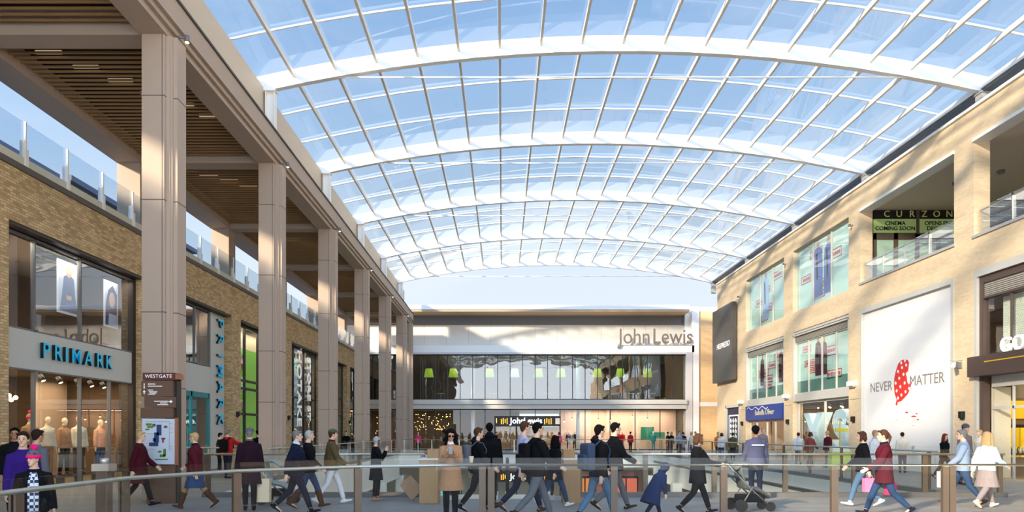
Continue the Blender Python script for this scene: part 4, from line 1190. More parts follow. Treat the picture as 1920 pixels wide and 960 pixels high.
for i, y in enumerate((22, 30, 38, 46, 54)):
    t = thing('lower_side_shop', 'lit lower level shop window under the right walkway, %s from the front' % ['first', 'second', 'third', 'fourth', 'fifth'][i], 'shopfront', (15.9, y, LOW), 'lower side shops', 'thing')
    b = MB(); b.box(15.85, 15.95, y - 2.6, y + 2.6, LOW + .1, LOW + 3.2); b.build('lit_window', mat('lit_side_%d' % (i % 3), [(255, 190, 120), (240, 150, 90), (220, 210, 180)][i % 3], .5, emit=.5), t)
    b = MB(); b.box(15.75, 15.85, y - 2.7, y + 2.7, LOW + 3.2, LOW + 3.7)
    for k in (-2.65, -.9, .9, 2.65): b.box(15.75, 15.85, y + k - .05, y + k + .05, LOW, LOW + 3.2)
    b.build('frame', BRONZE_D, t)
shop_light((2, 40, LOW + 4.3), (12, 26), 500, (1, .92, .8), 'lower_light')

# ------------------------------------------------------------------ railings
def railing(name, label, pts, posts, h=1.1, z=0.0, twin=True, lip=.13, pm=None, kerb=True, rm=None, pw=.06, flush=True):
    """pts = run of (x, y); posts = (x, y, dirx, diry); glass between, tube rail on top"""
    t = thing(name, label, 'railing', (pts[0][0], pts[0][1], z), kind='thing')
    P = [Vector((a, c, z)) for a, c in pts]
    b = MB(); b.tube([p + UZ * h for p in P], .028, 8); b.build('handrail', rm or STEEL, t)
    for a, c in zip(P, P[1:]):
        d = (c - a); n = max(1, round(d.length / 1.9)); u = d.normalized(); w = u.cross(UZ)
        for k in range(n):
            s0 = a + d * k / n + u * .02; s1 = a + d * (k + 1) / n - u * .02
            b = MB(); m = (s0 + s1) / 2
            b.obox(m + UZ * ((h + lip + .06) / 2) + w * .05, (s1 - s0) / 2, w * .006, UZ * ((h + lip - .06) / 2)); b.build('glass_panel', GLASS_RAIL, t)
        if kerb:
            b = MB(); b.obox((a + c) / 2 + UZ * .06, d / 2, w * .12, UZ * .06); b.build('kerb', KERB, t)
    for q in posts:
        p = Vector((q[0], q[1], z)); u = Vector((q[2], q[3], 0)).normalized() if len(q) > 2 else UX; w = u.cross(UZ)
        b = MB()
        b.obox(p + UZ * (h - .03) / 2, u * pw, w * .012, UZ * (h - .03) / 2)
        b.obox(p + UZ * (h - .03) / 2 - w * .05, u * pw, w * .012, UZ * (h - .03) / 2)
        b.obox(p + UZ * .05, u * (pw + .03), w * .09, UZ * .05)
        b.build('post', pm or BRONZE, t)
    return t
near = [(-4.7, 4.4), (-4.78, 6.75), (-4.77, 8.65), (-4.0, 10.3), (-2.45, 11.6), (-1.2, 12.05), (-.2, 12.2), (10.2, 12.2)]
posts = [(-4.78, 6.75, 0, 1), (-4.77, 8.65, .2, 1), (-4.0, 10.3, 1, 1), (-2.45, 11.6, 1, .5), (-.36, 12.2), (-.2, 12.2), (2.0, 12.2), (3.96, 12.2), (5.94, 12.2), (7.93, 12.2), (8.04, 12.2), (9.9, 12.2)]
railing('near_railing', 'nearest glass railing with bronze posts crossing the whole foreground', near, posts, 1.08, kerb=False)
RY = 17.6
railing('bridge_railing', 'glass railing with bronze posts on the far edge of the walkway, right part', [(1.95, RY), (12.95, RY)], [(x, RY) for x in (2.0, 3.69, 5.47, 7.3, 9.08, 10.9, 12.84)], 1.1)
railing('bridge_railing', 'glass railing on the far edge of the walkway, left part by the escalator', [(-7.7, RY), (-2.0, RY)], [(x, RY) for x in (-7.6, -5.5, -3.69, -2.05)], 1.1)
railing('void_railing', 'glass railing along the left edge of the opening to the lower level', [(VX0 - .15, 23.6), (VX0 - .15, 51.8)], [(VX0 - .15, 23.7 + 2 * i, 0, 1) for i in range(15)], 1.1, pm=STEEL, pw=.03)
railing('void_railing', 'glass railing along the right edge of the opening to the lower level', [(VX1 + .15, 18.2), (VX1 + .15, 51.8)], [(VX1 + .15, 18.6 + 2.4 * i, 0, 1) for i in range(14)], 1.15, pm=BRONZE, pw=.04)
railing('far_railing', 'far glass railing across the end of the opening before the store', [(-7.6, VY1 + .2), (11.3, VY1 + .2)], [(-7.5 + 1.05 * i, VY1 + .2) for i in range(18)], 1.12, pm=STEEL, pw=.03, rm=OAK)
railing('side_railing', 'short glass railing by the brick wall left of the opening', [(-12.2, 25.2), (-8.3, 25.2)], [(-12.1 + 1.25 * i, 25.2) for i in range(4)], 1.1, pm=STEEL, pw=.03)
# bronze drum bollard post left foreground
t = thing('ticket_post', 'bronze post with a small steel device head beside the left railing', 'post', (-5.6, 9.6, 0))
b = MB(); b.box(-5.68, -5.52, 9.52, 9.68, 0, 1.12); b.build('post', BRONZE, t, bevel=.01)
b = MB(); b.box(-5.72, -5.48, 9.5, 9.7, 1.12, 1.22); b.tube([(-5.6, 9.6, 1.22), (-5.6, 9.6, 1.3)], .06, 10); b.build('device_head', STEEL, t)

# ------------------------------------------------------------------ escalators down from the walkway
def plinth(x0, x1, lb):
    t = thing('timber_plinth', lb, 'plinth', ((x0 + x1) / 2, 16.2, 0), 'timber plinths at the escalator head')
    b = MB(); b.box(x0, x1, 15.9, 16.55, 0, 1.02); b.build('body', OAK, t, bevel=.01)
    b = MB(); b.box(x0 - .01, x1 + .01, 15.89, 16.56, 1.02, 1.06); b.build('top', mat('plinth_top', (214, 208, 196), .4), t)
plinth(-1.94, -1.5, 'waist-high oak plinth left of the escalator head, behind the woman in camel')
plinth(1.42, 1.82, 'waist-high oak plinth right of the escalator head')
b = MB(); b.box(-1.78, -1.5, 16.15, 16.5, 1.06, 1.26); tag(b.build('timber_box', OAK, bevel=.006), 'small oak box on top of the left oak plinth', 'box', 'small oak boxes')
b = MB(); b.box(1.44, 1.72, 16.15, 16.5, 1.06, 1.26); tag(b.build('timber_box', OAK, bevel=.006), 'small oak box on top of the right oak plinth', 'box', 'small oak boxes')
TREAD = brickmat('tread_metal', (120, 120, 122), (110, 110, 112), (50, 50, 52), 5, .03, .008, order='YXZ', tint=.1, bump=.4, offset=0)
for lane, xc in (('left', -.72), ('right', .68)):
    t = thing('escalator', 'escalator going down from the walkway, %s lane of the pair' % lane, 'escalator', (xc, 17.6, 0), 'escalators', 'thing')
    b = MB(); b.box(xc - .48, xc + .48, 16.9, 17.95, .005, .03); b.build('landing_plate', STEEL, t)
    b = MB(); s = 0
    while True:
        y = 18.0 + s * .4; z = -.05 - s * .22
        if z < LOW + .1: break
        b.box(xc - .45, xc + .45, y, y + .4, z - .22, z); s += 1
    b.build('steps', TREAD, t)
    yb = 18.0 + s * .4
    for sx in (-.55, .55):
        x = xc + sx
        b = MB(); b.tube([(x, 17.0, .12), (x, 16.78, .3), (x, 16.7, .55), (x, 16.78, .82), (x, 17.0, .98), (x, 17.9, .98), (x, 18.4, .85), (x, yb, LOW + 1.0)], .04, 8); b.build('handrail', BLACK, t)
        b = MB(); b.prism([(16.8, .1), (16.75, .55), (16.98, .94), (17.9, .94), (18.35, .82), (yb, LOW + .95), (yb, LOW + .3), (18.2, .1)], 'x', x - .008, x + .008); b.build('glass_balustrade', GLASS_RAIL, t)
        b = MB(); b.prism([(16.8, 0.0), (16.8, .1), (18.1, .1), (yb, LOW + .3), (yb, LOW), (18.0, -.35), (17.9, 0)], 'x', x - .06, x + .06); b.build('skirt', WR, t)
# paper bags lying on the walkway by the rail
KRAFT = mat('kraft_paper', (168, 132, 96), .8, var=.08, bump=.3)
def paper_bag(c, u, v, w, m, label, handles=True, group='shopping bags'):
    c, u, v, w = map(Vector, (c, u, v, w))
    t = thing('paper_bag', label, 'bag', c, group)
    b = MB()
    A = [c + a*u + d*v for a, d in ((-1,-1),(1,-1),(1,1),(-1,1))]; B = [p + w + (c - p) * .04 for p in A]
    va = [b.bm.verts.new(p) for p in A]; vb = [b.bm.verts.new(p) for p in B]
    mid = [b.bm.verts.new((A[i] + B[i]) / 2 + (c - A[i]) * (.12 if i % 2 else -.02)) for i in range(4)]
    b.bm.faces.new(va[::-1]); b.bm.faces.new(vb)
    for i in range(4):
        j = (i + 1) % 4
        b.bm.faces.new((va[i], va[j], mid[j], mid[i])); b.bm.faces.new((mid[i], mid[j], vb[j], vb[i]))
    bmesh.ops.recalc_face_normals(b.bm, faces=b.bm.faces)
    b.build('bag_body', m, t)
    if handles:
        for s in (-1, 1):
            p0 = c + w + v * s * .8 - u * .45; p1 = c + w + v * s * .8 + u * .45; wn = w.normalized() * .12
            b = MB(); b.tube([p0, p0 + wn, (p0 + p1) / 2 + wn * 1.4, p1 + wn, p1], .008, 5); b.build('handle', m, t)
    return t
paper_bag((-2.55, 16.9, .14), (.1, .05, .02), (0, .14, 0), (-.42, -.05, .0), KRAFT, 'crumpled brown paper bag lying flat beside the woman in black')
paper_bag((-2.1, 16.85, .12), (.12, .0, .12), (0, .15, 0), (-.3, 0, .36), KRAFT, 'brown paper bag tipped on its side next to the oak plinth')

# ------------------------------------------------------------------ wayfinding totem
t = thing('wayfinding_totem', 'brown wayfinding totem with a white map in front of the nearest column', 'sign', (-8.0, 16.0, 0), kind='thing')
TB_ = mat('totem_brown', (104, 76, 58), .5); TM = mat('totem_maroon', (96, 46, 38), .5); COP = mat('totem_copper', (172, 112, 84), .4, .4)
b = MB(); b.box(-7.9, -7.62, 15.98, 16.2, .0, 3.0); b.build('core', BLACK, t)
b = MB(); b.box(-8.36, -7.62, 15.86, 16.2, 2.88, 3.05); b.build('cap_panel', TM, t)
for i, (x0, z0, z1) in enumerate(((-8.4, 2.5, 2.87), (-8.33, 2.24, 2.49), (-8.42, 2.0, 2.23))):
    b = MB(); b.box(x0, -7.63 - (.04 if i != 1 else 0), 15.88, 15.98, z0, z1); b.build('direction_panel', TB_, t)
b = MB(); b.box(-7.62, -7.58, 15.88, 15.98, .9, 2.0); b.box(-7.62, -7.57, 15.9, 16.2, 2.9, 3.03); b.build('edge_strip', COP, t)
b = MB(); b.box(-8.3, -7.64, 15.92, 16.25, 0.0, .95); b.build('base', TB_, t)
mp = MB(); mp.box(-8.37, -7.62, 15.86, 15.92, .92, 1.98); mp = mp.build('map_panel', mat('map_white', (206, 212, 220), .5), t)
text('lettering', 'WESTGATE', LWH, (-7.99, 15.855, 2.965), .115, UX, UZ, t, ext=.003, spacing=1.1)
b = MB(); b.tube([(-8.33, 15.875, 2.76), (-8.33, 15.875, 2.8)], .012, 5); b.box(-8.34, -8.32, 15.87, 15.88, 2.68, 2.75)
b.prism([(-8.36, 2.6), (-8.33, 2.65), (-8.30, 2.6), (-8.322, 2.6), (-8.322, 2.55), (-8.338, 2.55), (-8.338, 2.6)], 'y', 15.87, 15.88)
b.prism([(-7.72, 2.42), (-7.67, 2.38), (-7.72, 2.34), (-7.72, 2.37), (-7.76, 2.37), (-7.76, 2.39), (-7.72, 2.39)], 'y', 15.87, 15.88)
rnd = random.Random(2)
for (x, z, w) in ((-8.24, 2.78, .14), (-8.24, 2.73, .3), (-8.24, 2.64, .1), (-8.22, 2.6, .18), (-8.2, 2.57, .14), (-8.24, 2.54, .16), (-8.1, 2.38, .3), (-7.96, 2.34, .16), (-8.02, 2.3, .22)):
    xx = x
    while xx < x + w: q = .015 + rnd.random() * .02; b.box(xx, xx + q, 15.87, 15.88, z, z + .016); xx += q + .008
b.build('direction_text', LWH, t)
MBL = mat('map_blue', (36, 66, 110), .5); MGR = mat('map_green', (84, 130, 50), .5); MRD = mat('map_red', (180, 60, 60), .5)
def mbox(m, name, *rs):
    b = MB()
    for (a, c, d, e) in rs:     # fractions of the map
        x0, x1 = -8.37 + a * .75, -8.37 + d * .75; z1, z0 = 1.98 - c * 1.06, 1.98 - e * 1.06
        b.box(x0, x1, 15.852, 15.86, z0, z1)
    b.build(name, m, mp)
mbox(MBL, 'map_block', (.45, .13, .6, .36), (.38, .3, .52, .52), (.22, .52, .5, .6), (.34, .42, .42, .5), (.6, .42, .72, .45))
mbox(MGR, 'map_park', (.12, .1, .3, .15), (.16, .16, .34, .2), (.1, .22, .22, .25), (.5, .7, .6, .74), (.66, .66, .74, .82), (.55, .78, .72, .84), (.4, .88, .8, .9))
mbox(mat('map_dark', (90, 80, 72), .5), 'map_site', (.32, .11, .42, .17), (.68, .15, .78, .2))
mbox(MRD, 'map_marker', (.62, .44, .68, .52))
mbox(mat('map_grey', (150, 156, 162), .5), 'map_line', (.1, .06, .85, .068), (.84, .06, .846, .7), (.14, .32, .4, .326), (.1, .66, .4, .666), (.86, .1, .94, .11), (.86, .2, .94, .21), (.86, .3, .94, .31), (.86, .6, .94, .61), (.86, .66, .94, .67))

# ------------------------------------------------------------------ people
def rot(v, ax, deg): return Matrix.Rotation(R(deg), 3, ax) @ v
SK = {'pale': (222, 180, 152), 'tan': (196, 148, 116), 'mid': (170, 122, 92), 'mann': (238, 212, 178)}
def skin_m(k): return mat('skin_' + k, SK[k], .5, var=.02)
def cloth(name, rgb, rough=.9): return mat('cloth_' + name, rgb, rough, var=.12, scale=14, bump=.15, spec=.15)

def figure(name, label, cat, x, y, face, h=1.7, z=0.0, near=True, group=None, skin='pale', sex='m', lean=0, tw=0, head=(0, 0),
           legs='stand', armL=(0, 8, 8, 0), armR=(0, 8, 8, 0), top=None, hem='jacket', tops='black', trousers='navy', shoes='black',
           boots=False, skirt=None, hair='short', hairm='brown', hat=None, collar=None, hood=False, phase=1, extras=(), build=1.0):
    """one person: body mesh + clothes, hair, hat, shoes as parts. face = heading in degrees, 0 = away from the viewer, 90 = to the right"""
    k = h / 1.75
    root = thing(name, label, cat, (x, y, z), group)
    vox = .011 if near else .02
    Fw, Rt, Up = Vector((0, 1, 0)), Vector((1, 0, 0)), Vector((0, 0, 1))
    # legs
    hipz = .93
    J = {}
    LEGS = {'stand': ((3, 3), (-3, 3)), 'walk': ((24, 8), (-16, 22)), 'stride': ((25, 6), (-19, 27)), 'pose': ((9, 12), (-3, 2)), 'crouch': ((40, 60), (10, 50))}[legs]
    if phase < 0: LEGS = (LEGS[1], LEGS[0])
    feet = []
    for s, (a, b_) in zip((-1, 1), LEGS):
        hip = Vector((s * .085, 0, hipz - .04))
        td = rot(-Up, 'X', a); kn = hip + td * .42
        sd = rot(-Up, 'X', a - b_); an = kn + sd * .40
        pitch = (a - b_)                     # heel up when the shin leans back
        fd = rot(Fw, 'X', min(0, pitch * .8) if pitch < 0 else pitch * .5)
        J[s] = (hip, kn, an, fd)
        feet += [an.z - .09 - max(0, -(fd.z) * .16), ]
    dz = -min(feet) + .0
    drop = Vector((0, 0, dz))
    P = Vector((0, 0, hipz)) + drop
    TR = Matrix.Rotation(R(-lean), 3, 'X') @ Matrix.Rotation(R(tw), 3, 'Z')
    def T(v): return P + TR @ Vector(v)
    bw = build
    torso_pts = [(0, 0, -.1), (0, 0, -.02), (0, 0, .1), (0, .005, .22), (0, .01, .36), (0, 0, .46), (0, -.01, .53), (0, -.01, .57)]
    wS = 1.0 if sex == 'm' else .88
    torso_r = [(.13, .09), (.158, .11), (.142 * (1 if sex == 'm' else .92), .098), (.142 * wS, .1), (.168 * wS, .112), (.145 * wS, .094), (.09 * wS, .066), (.06, .056)]
    neck0, neck1 = T((0, -.01, .53)), T((0, .015, .62))
    HR = TR @ Matrix.Rotation(R(head[0]), 3, 'Z') @ Matrix.Rotation(R(lean * .6 - head[1]), 3, 'X')
    HC = neck1 + HR @ Vector((0, .018, .078))
    def H(v): return HC + HR @ Vector(v)
    def arm(s, a):
        sw, ab, el, inw = a
        sh = T((s * .172 * wS, 0, .435))
        d = rot(-Up, 'X', sw); d = rot(d, 'Y', -s * ab) if True else d
        d = TR @ d if lean else d
        e = sh + d * .29
        f = rot(d, 'X', el) if True else d
        ax = Up
        f = Matrix.Rotation(R(s * inw), 3, 'Z') @ f
        w = e + f * .25
        return sh, e, w, f.normalized()
    A = {-1: arm(-1, armL), 1: arm(1, armR)}
    Rz = Matrix.Rotation(R(-face), 4, 'Z') @ Matrix.Scale(k, 4)
    def fin(b, nm, m, parent, voxel=None, smooth=1):
        bmesh.ops.transform(b.bm, matrix=Rz, verts=b.bm.verts)
        me = bpy.data.meshes.new(nm); b.bm.to_mesh(me); b.bm.free(); me.materials.append(m)
        o = bpy.data.objects.new(nm, me); COL.objects.link(o); o.parent = parent
        if voxel:
            r = o.modifiers.new('r', 'REMESH'); r.mode = 'VOXEL'; r.voxel_size = voxel; r.use_smooth_shade = True
            if smooth:
                q = o.modifiers.new('s', 'SMOOTH'); q.factor = .5; q.iterations = smooth
            PENDING.append(('mod', o, None))
        return o
    # --- body, one surface
    b = MB()
    b.tube([T(p) for p in torso_pts], torso_r, 14, round_ends=True)
    b.tube([neck0, neck1, H((0, -.01, 0))], [.062, .052, .05], 10)
    b.ball(H((0, -.008, .025)), (.074, .092, .098), 16, 12, rot=HR)
    b.tube([H((0, -.02, .03)), H((0, .03, -.035)), H((0, .055, -.082))], [(.066, .06), (.058, .05), (.03, .026)], 10, side=HR @ Rt, round_ends=True)
    b.tube([H((0, .078, .02)), H((0, .1, -.022)), H((0, .085, -.03))], [.011, .015, .011], 6, round_ends=True)
    b.ball(H((0, .07, -.058)), (.024, .012, .009), 8, 6, rot=HR)
    for s in (-1, 1):
        b.ball(H((s * .074, -.005, .0)), (.01, .02, .032), 8, 6, rot=HR)
        b.ball(H((s * .03, .072, .03)), (.02, .012, .007), 8, 6, rot=HR)
    for s in (-1, 1):
        sh, e, w, f = A[s]
        b.tube([T((s * .08, 0, .455)), sh, (sh + e) / 2, e, (e * .6 + w * .4), w], [.045, .056, .047, .04, .038, .027], 10, round_ends=True)
        hv = f; hs = (Rt if abs(hv.x) < .8 else Up)
        pal = hs - hv * hs.dot(hv); pal.normalize()     # across the palm
        nrm = hv.cross(pal)
        if s < 0: nrm = -nrm
        # palm is edge-on to the body: width along local forward
        wd = (Fw - hv * Fw.dot(hv)); wd = wd.normalized() if wd.length > .2 else Up
        nr = hv.cross(wd) * (1 if s > 0 else -1)
        b.tube([w - hv * .01, w + hv * .03, w + hv * .085], [(.026, .02), (.036, .016), (.039, .013)], 10, side=wd, round_ends=True)
        if near:
            for i, (o_, ln) in enumerate(((.03, .072), (.011, .08), (-.009, .075), (-.028, .06))):
                p0 = w + hv * .08 + wd * o_; p1 = p0 + hv * ln * .5 - nr * .006; p2 = p1 + (hv - nr * .55).normalized() * ln * .35; p3 = p2 + (hv * .5 - nr).normalized() * ln * .25
                b.tube([p0, p1, p2, p3], [.0095, .009, .0085, .007], 6, round_ends=True)
            p0 = w + hv * .03 + wd * .03; b.tube([p0, p0 + (wd + hv * .8).normalized() * .035, p0 + (wd * .7 + hv * 1.2).normalized() * .065], [.012, .011, .009], 6, round_ends=True)
        else:
            b.tube([w + hv * .08, w + hv * .13, w + hv * .16 - nr * .02], [(.034, .012), (.03, .011), (.02, .01)], 8, side=wd, round_ends=True)
    for s in (-1, 1):
        hip, kn, an, fd = J[s]
        hip, kn, an = hip + drop, kn + drop, an + drop
        b.tube([hip + Up * .05, hip - Up * .03, (hip + kn) / 2, kn, kn * .65 + an * .35, an, an - Up * .03], [.085, .088, .072, .055, .054, .036, .036], 10, round_ends=True)
        b.tube([an - fd * .03 - Up * .045, an + fd * .06 - Up * .055, an + fd * .14 - Up * .065], [(.035, .03), (.04, .028), (.036, .018)], 8, side=Rt, round_ends=True)
    body = fin(b, 'body', skin_m(skin), root, .0085 if near else .016, 1)
    # --- trousers
    b = MB()
    tm = cloth(*trousers) if isinstance(trousers, tuple) else CL[trousers]
    g = .014
    b.tube([T((0, 0, -.11)), T((0, 0, -.02)), T((0, 0, .09))], [(.135 + g, .1 + g), (.16 + g, .115 + g), (.15, .105)], 14, round_ends=True)
    for s in (-1, 1):
        hip, kn, an, fd = J[s]; hip, kn, an = hip + drop, kn + drop, an + drop
        b.tube([hip + Up * .03, hip - Up * .05, (hip + kn) / 2, kn, kn * .6 + an * .4, an + (kn - an) * .06], [.09, .1, .085, .067, .064, .052], 12, round_ends=False)
    fin(b, 'trousers', tm, root, vox, 2)
    # --- shoes
    sm = cloth(*shoes) if isinstance(shoes, tuple) else CL[shoes]
    for s in (-1, 1):
        hip, kn, an, fd = J[s]; kn, an = kn + drop, an + drop
        b = MB(); u2 = rot(fd, 'X', -90) if False else (Rt.cross(fd)).normalized()
        base = an - u2 * .058
        b.tube([base - fd * .055, base, base + fd * .08, base + fd * .155, base + fd * .185], [(.034, .034), (.042, .036), (.046, .03), (.042, .024), (.028, .018)], 10, side=Rt, round_ends=True)
        b.tube([an - u2 * .04, an + (kn - an) * .05], [.046, .044], 10)
        if boots: b.tube([an - u2 * .02, an + (kn - an) * .25, an + (kn - an) * .75], [.055, .066, .076], 10)
        fin(b, 'boot' if boots else 'shoe', sm, root, vox, 1)
    # --- top garment
    mt = cloth(*tops) if isinstance(tops, tuple) else CL[tops]
    hz = {'sweater': -.06, 'jacket': -.12, 'long': -.24, 'coat': -.38, 'cape': -.5}[hem]
    fl = {'sweater': 0, 'jacket': .008, 'long': .03, 'coat': .06, 'cape': .12}[hem]
    g = .02 if hem == 'sweater' else .034
    b = MB()
    low = []
    n = 4
    for i in range(n):
        f_ = 1 - i / n
        p = T((0, 0, 0)) + (TR @ Vector((0, 0, hz)) * .5 + Vector((0, 0, hz)) * .5) * f_
        low.append((p, (.165 * bw + g + fl * f_, .12 * bw + g + fl * .8 * f_)))
    pts = [p for p, _ in low] + [T((0, 0, .1)), T((0, .005, .22)), T((0, .01, .36)), T((0, 0, .44)), T((0, -.01, .505)), T((0, -.005, .555))]
    rr = [r for _, r in low] + [(.155 * bw + g, .112 * bw + g), (.15 * wS * bw + g, .112 * bw + g), (.175 * wS * bw + g, .12 * bw + g), (.15 * wS * bw + g * .6, .1 + g * .8), (.092 * wS + g * .6, .074 + g * .7), (.064 + g * .4, .062 + g * .3)]
    b.tube(pts, rr, 18, round_ends=False)
    for s in (-1, 1):
        sh, e, w, f = A[s]
        b.tube([T((s * .08, 0, .455)), sh, (sh + e) / 2, e, (e + w) / 2, w + f * .005], [.05 + g * .5, .064 + g * .5, .058 + g * .5, .052 + g * .5, .046 + g * .5, .04 + g * .35], 12, round_ends=False)
    if hood: b.tube([T((0, -.05, .5)), T((0, -.09, .55)), T((0, -.06, .6))], [(.1, .05), (.11, .06), (.08, .04)], 12, round_ends=True)
    if hood == 'up':
        b.ball(H((0, -.022, .03)), (.125, .14, .145), 16, 12, rot=HR); b.tube([neck0, H((0, -.03, -.02))], [.1, .1], 12)
    fin(b, 'coat' if hem in ('coat', 'cape', 'long') else ('sweater' if hem == 'sweater' else 'jacket'), mt, root, vox, 2)
    if collar:
        b = MB(); b.tube([T((0, .0, .53)), T((0, .012, .585))], [(.085, .085), (.07, .07)], 14); b.tube([T((0, .0, .53)), T((0, .1, .42))], [.05, .035], 8, round_ends=True)
        fin(b, 'collar', CL[collar] if isinstance(collar, str) else cloth(*collar), root, vox, 1)
    if skirt:
        b = MB(); b.tube([T((0, 0, .08)), T((0, 0, -.08)), P + Vector((0, 0, -.25)), P + Vector((0, 0, -.42))], [(.16, .12), (.19, .15), (.22, .18), (.26, .22)], 16)
        fin(b, 'skirt', CL[skirt] if isinstance(skirt, str) else cloth(*skirt), root, vox, 1)
    # --- hair / hat
    if hair:
        hm = CL[hairm]
        b = MB()
        b.ball(H((0, -.022, .04)), (.083, .094, .098), 16, 12, rot=HR)
        b.tube([H((0, -.05, .04)), H((0, -.06, -.04))], [(.072, .05), (.055, .035)], 10, side=HR @ Rt, round_ends=True)
        b.tube([H((-.06, .045, .085)), H((0, .072, .098)), H((.06, .045, .085))], .022, 8, round_ends=True)
        for s in (-1, 1): b.ball(H((s * .07, .0, .035)), (.014, .035, .045), 8, 6, rot=HR)
        if hair in ('long', 'bob', 'curly'):
            L_ = {'long': -.28, 'bob': -.1, 'curly': -.24}[hair]
            wd = .1 if hair == 'long' else .092
            b.tube([H((0, -.03, .07)), H((0, -.06, -.02)), H((0, -.075, L_ * .6)), H((0, -.07, L_))], [(.088, .07), (wd, .06), (wd + .015, .05), (.07, .03)], 14, side=HR @ Rt, round_ends=True)
            for s in (-1, 1):
                b.tube([H((s * .055, .02, .08)), H((s * .082, .01, .0)), H((s * .092, .015, L_ * .55)), H((s * .09, .03, L_ * .9))], [.03, .03, .034, .02], 8, round_ends=True)
            if hair == 'curly':
                rn = random.Random(3)
                for _ in range(60):
                    q_ = (rn.uniform(-.13, .13), rn.uniform(-.12, .03), rn.uniform(-.26, .07))
                    if abs(q_[0]) > .07 or q_[1] < -.04: b.ball(H(q_), .036, 6, 5)
        if hair == 'bun': b.ball(H((0, -.11, .05)), .04, 10, 8)
        if hair == 'tail': b.tube([H((0, -.1, .05)), H((0, -.14, -.02)), H((0, -.12, -.16))], [.03, .032, .012], 8, round_ends=True)
        fin(b, 'hair', hm, root, vox, 1)
    if hat:
        kind, hc = hat
        hm = CL[hc] if isinstance(hc, str) else cloth(*hc)
        b = MB()
        if kind == 'beanie' or kind == 'pom':
            b.ball(H((0, -.014, .07)), (.092, .106, .088), 16, 10, rot=HR); b.tube([H((0, -.012, .03)), H((0, -.012, .075))], [(.094, .106), (.094, .108)], 18, side=HR @ Rt)
        else:
            b.ball(H((0, -.012, .085)), (.094, .108, .055), 16, 10, rot=HR); b.tube([H((0, -.012, .055)), H((0, -.012, .085))], [(.092, .106), (.092, .106)], 18, side=HR @ Rt)
            b.ball(H((0, .09, .062)), (.07, .06, .012), 12, 6, rot=HR)
        ho = fin(b, 'hat', hm, root, vox, 1)
        if kind == 'pom':
            b = MB(); b.ball(H((0, -.02, .185)), .05, 12, 10)
            for _ in range(30): b.ball(H((0, -.02, .185)) + Vector([random.gauss(0, 1) for _ in range(3)]).normalized() * .045, .014, 5, 4)
            fin(b, 'pom_pom', CL['hotpink'], ho)
            b = MB(); b.tube([H((0, -.012, .018)), H((0, -.012, .066))], [(.1, .112), (.098, .112)], 20, side=HR @ Rt); fin(b, 'turn_up', CL['hotpink'], ho)
    if near and name == 'person':
        for s in (-1, 1):
            b = MB(); b.ball(H((s * .03, .083, .012)), (.011, .006, .006), 8, 6, rot=HR); fin(b, 'eye', CL['eye'], body)
            b = MB(); b.bar(H((s * .045, .08, .034)), H((s * .015, .09, .036)), .006); fin(b, 'eyebrow', CL[hairm] if hair else CL['brown'], body)
        b = MB(); b.ball(H((0, .083, -.058)), (.02, .006, .005), 8, 6, rot=HR); fin(b, 'mouth', mat('lips', (168, 92, 84), .5), body)
    info = dict(root=root, T=lambda v: Rz.to_3x3() @ T(v) + root.location, H=lambda v: Rz.to_3x3() @ H(v) + root.location,
                hand={s: Rz.to_3x3() @ (A[s][2] + A[s][3] * .08) + root.location for s in (-1, 1)}, fwd=Rz.to_3x3().normalized() @ Fw, rt=Rz.to_3x3().normalized() @ Rt, k=k, fin=fin, Hl=H, Tl=T, HR=HR, wr={s: A[s] for s in (-1, 1)}, dir={s: (Rz.to_3x3().normalized() @ A[s][3]) for s in (-1, 1)})
    return info

CL = {}
for nm, c in dict(black=(15, 15, 18), navy=(22, 28, 46), jeans=(42, 66, 100), lightjeans=(84, 112, 140), grey=(96, 98, 104), lilac=(172, 168, 190), white=(226, 224, 222), cream=(222, 210, 190),
                  camel=(176, 132, 96), maroon=(80, 22, 34), red=(178, 30, 36), purple=(48, 26, 104), olive=(84, 84, 54), brownj=(92, 76, 50), brown=(78, 52, 36), darkbrown=(44, 30, 24), blackhair=(12, 9, 9),
                  greyhair=(120, 116, 112), silver=(168, 166, 162), blond=(190, 156, 108), redhair=(120, 52, 30), navycoat=(24, 40, 78), slate=(86, 88, 110), greyblue=(134, 150, 170), paleblue=(190, 214, 232),
                  hotpink=(240, 30, 120), pink=(214, 60, 110), orange=(214, 120, 50), greencap=(84, 88, 72), taupe=(140, 126, 124), tan=(160, 124, 92), eye=(24, 18, 16), sock=(120, 100, 90), teal=(30, 140, 140), plum=(38, 20, 30), rust=(150, 72, 56)).items():
    CL[nm] = mat('fabric_' + nm, c, .9, var=.14, scale=16, bump=.15, spec=.15)
def PX_(px, Y): return (px - 942) * Y / 1280
def person(label, px, Y, face, h, **kw):
    near = kw.pop('near', Y < 19)
    return figure('person', label, 'person', PX_(px, Y), Y, face, h, near=near, **kw)
W1 = dict(legs='walk', armL=(-18, 7, 16, 0), armR=(22, 7, 26, 0))
W2 = dict(legs='walk', phase=-1, armL=(22, 7, 26, 0), armR=(-18, 7, 16, 0))
S1 = dict(legs='stride', armL=(-26, 7, 20, 0), armR=(26, 7, 34, 0))
S2 = dict(legs='stride', phase=-1, armL=(26, 7, 34, 0), armR=(-26, 7, 20, 0))
G = {}
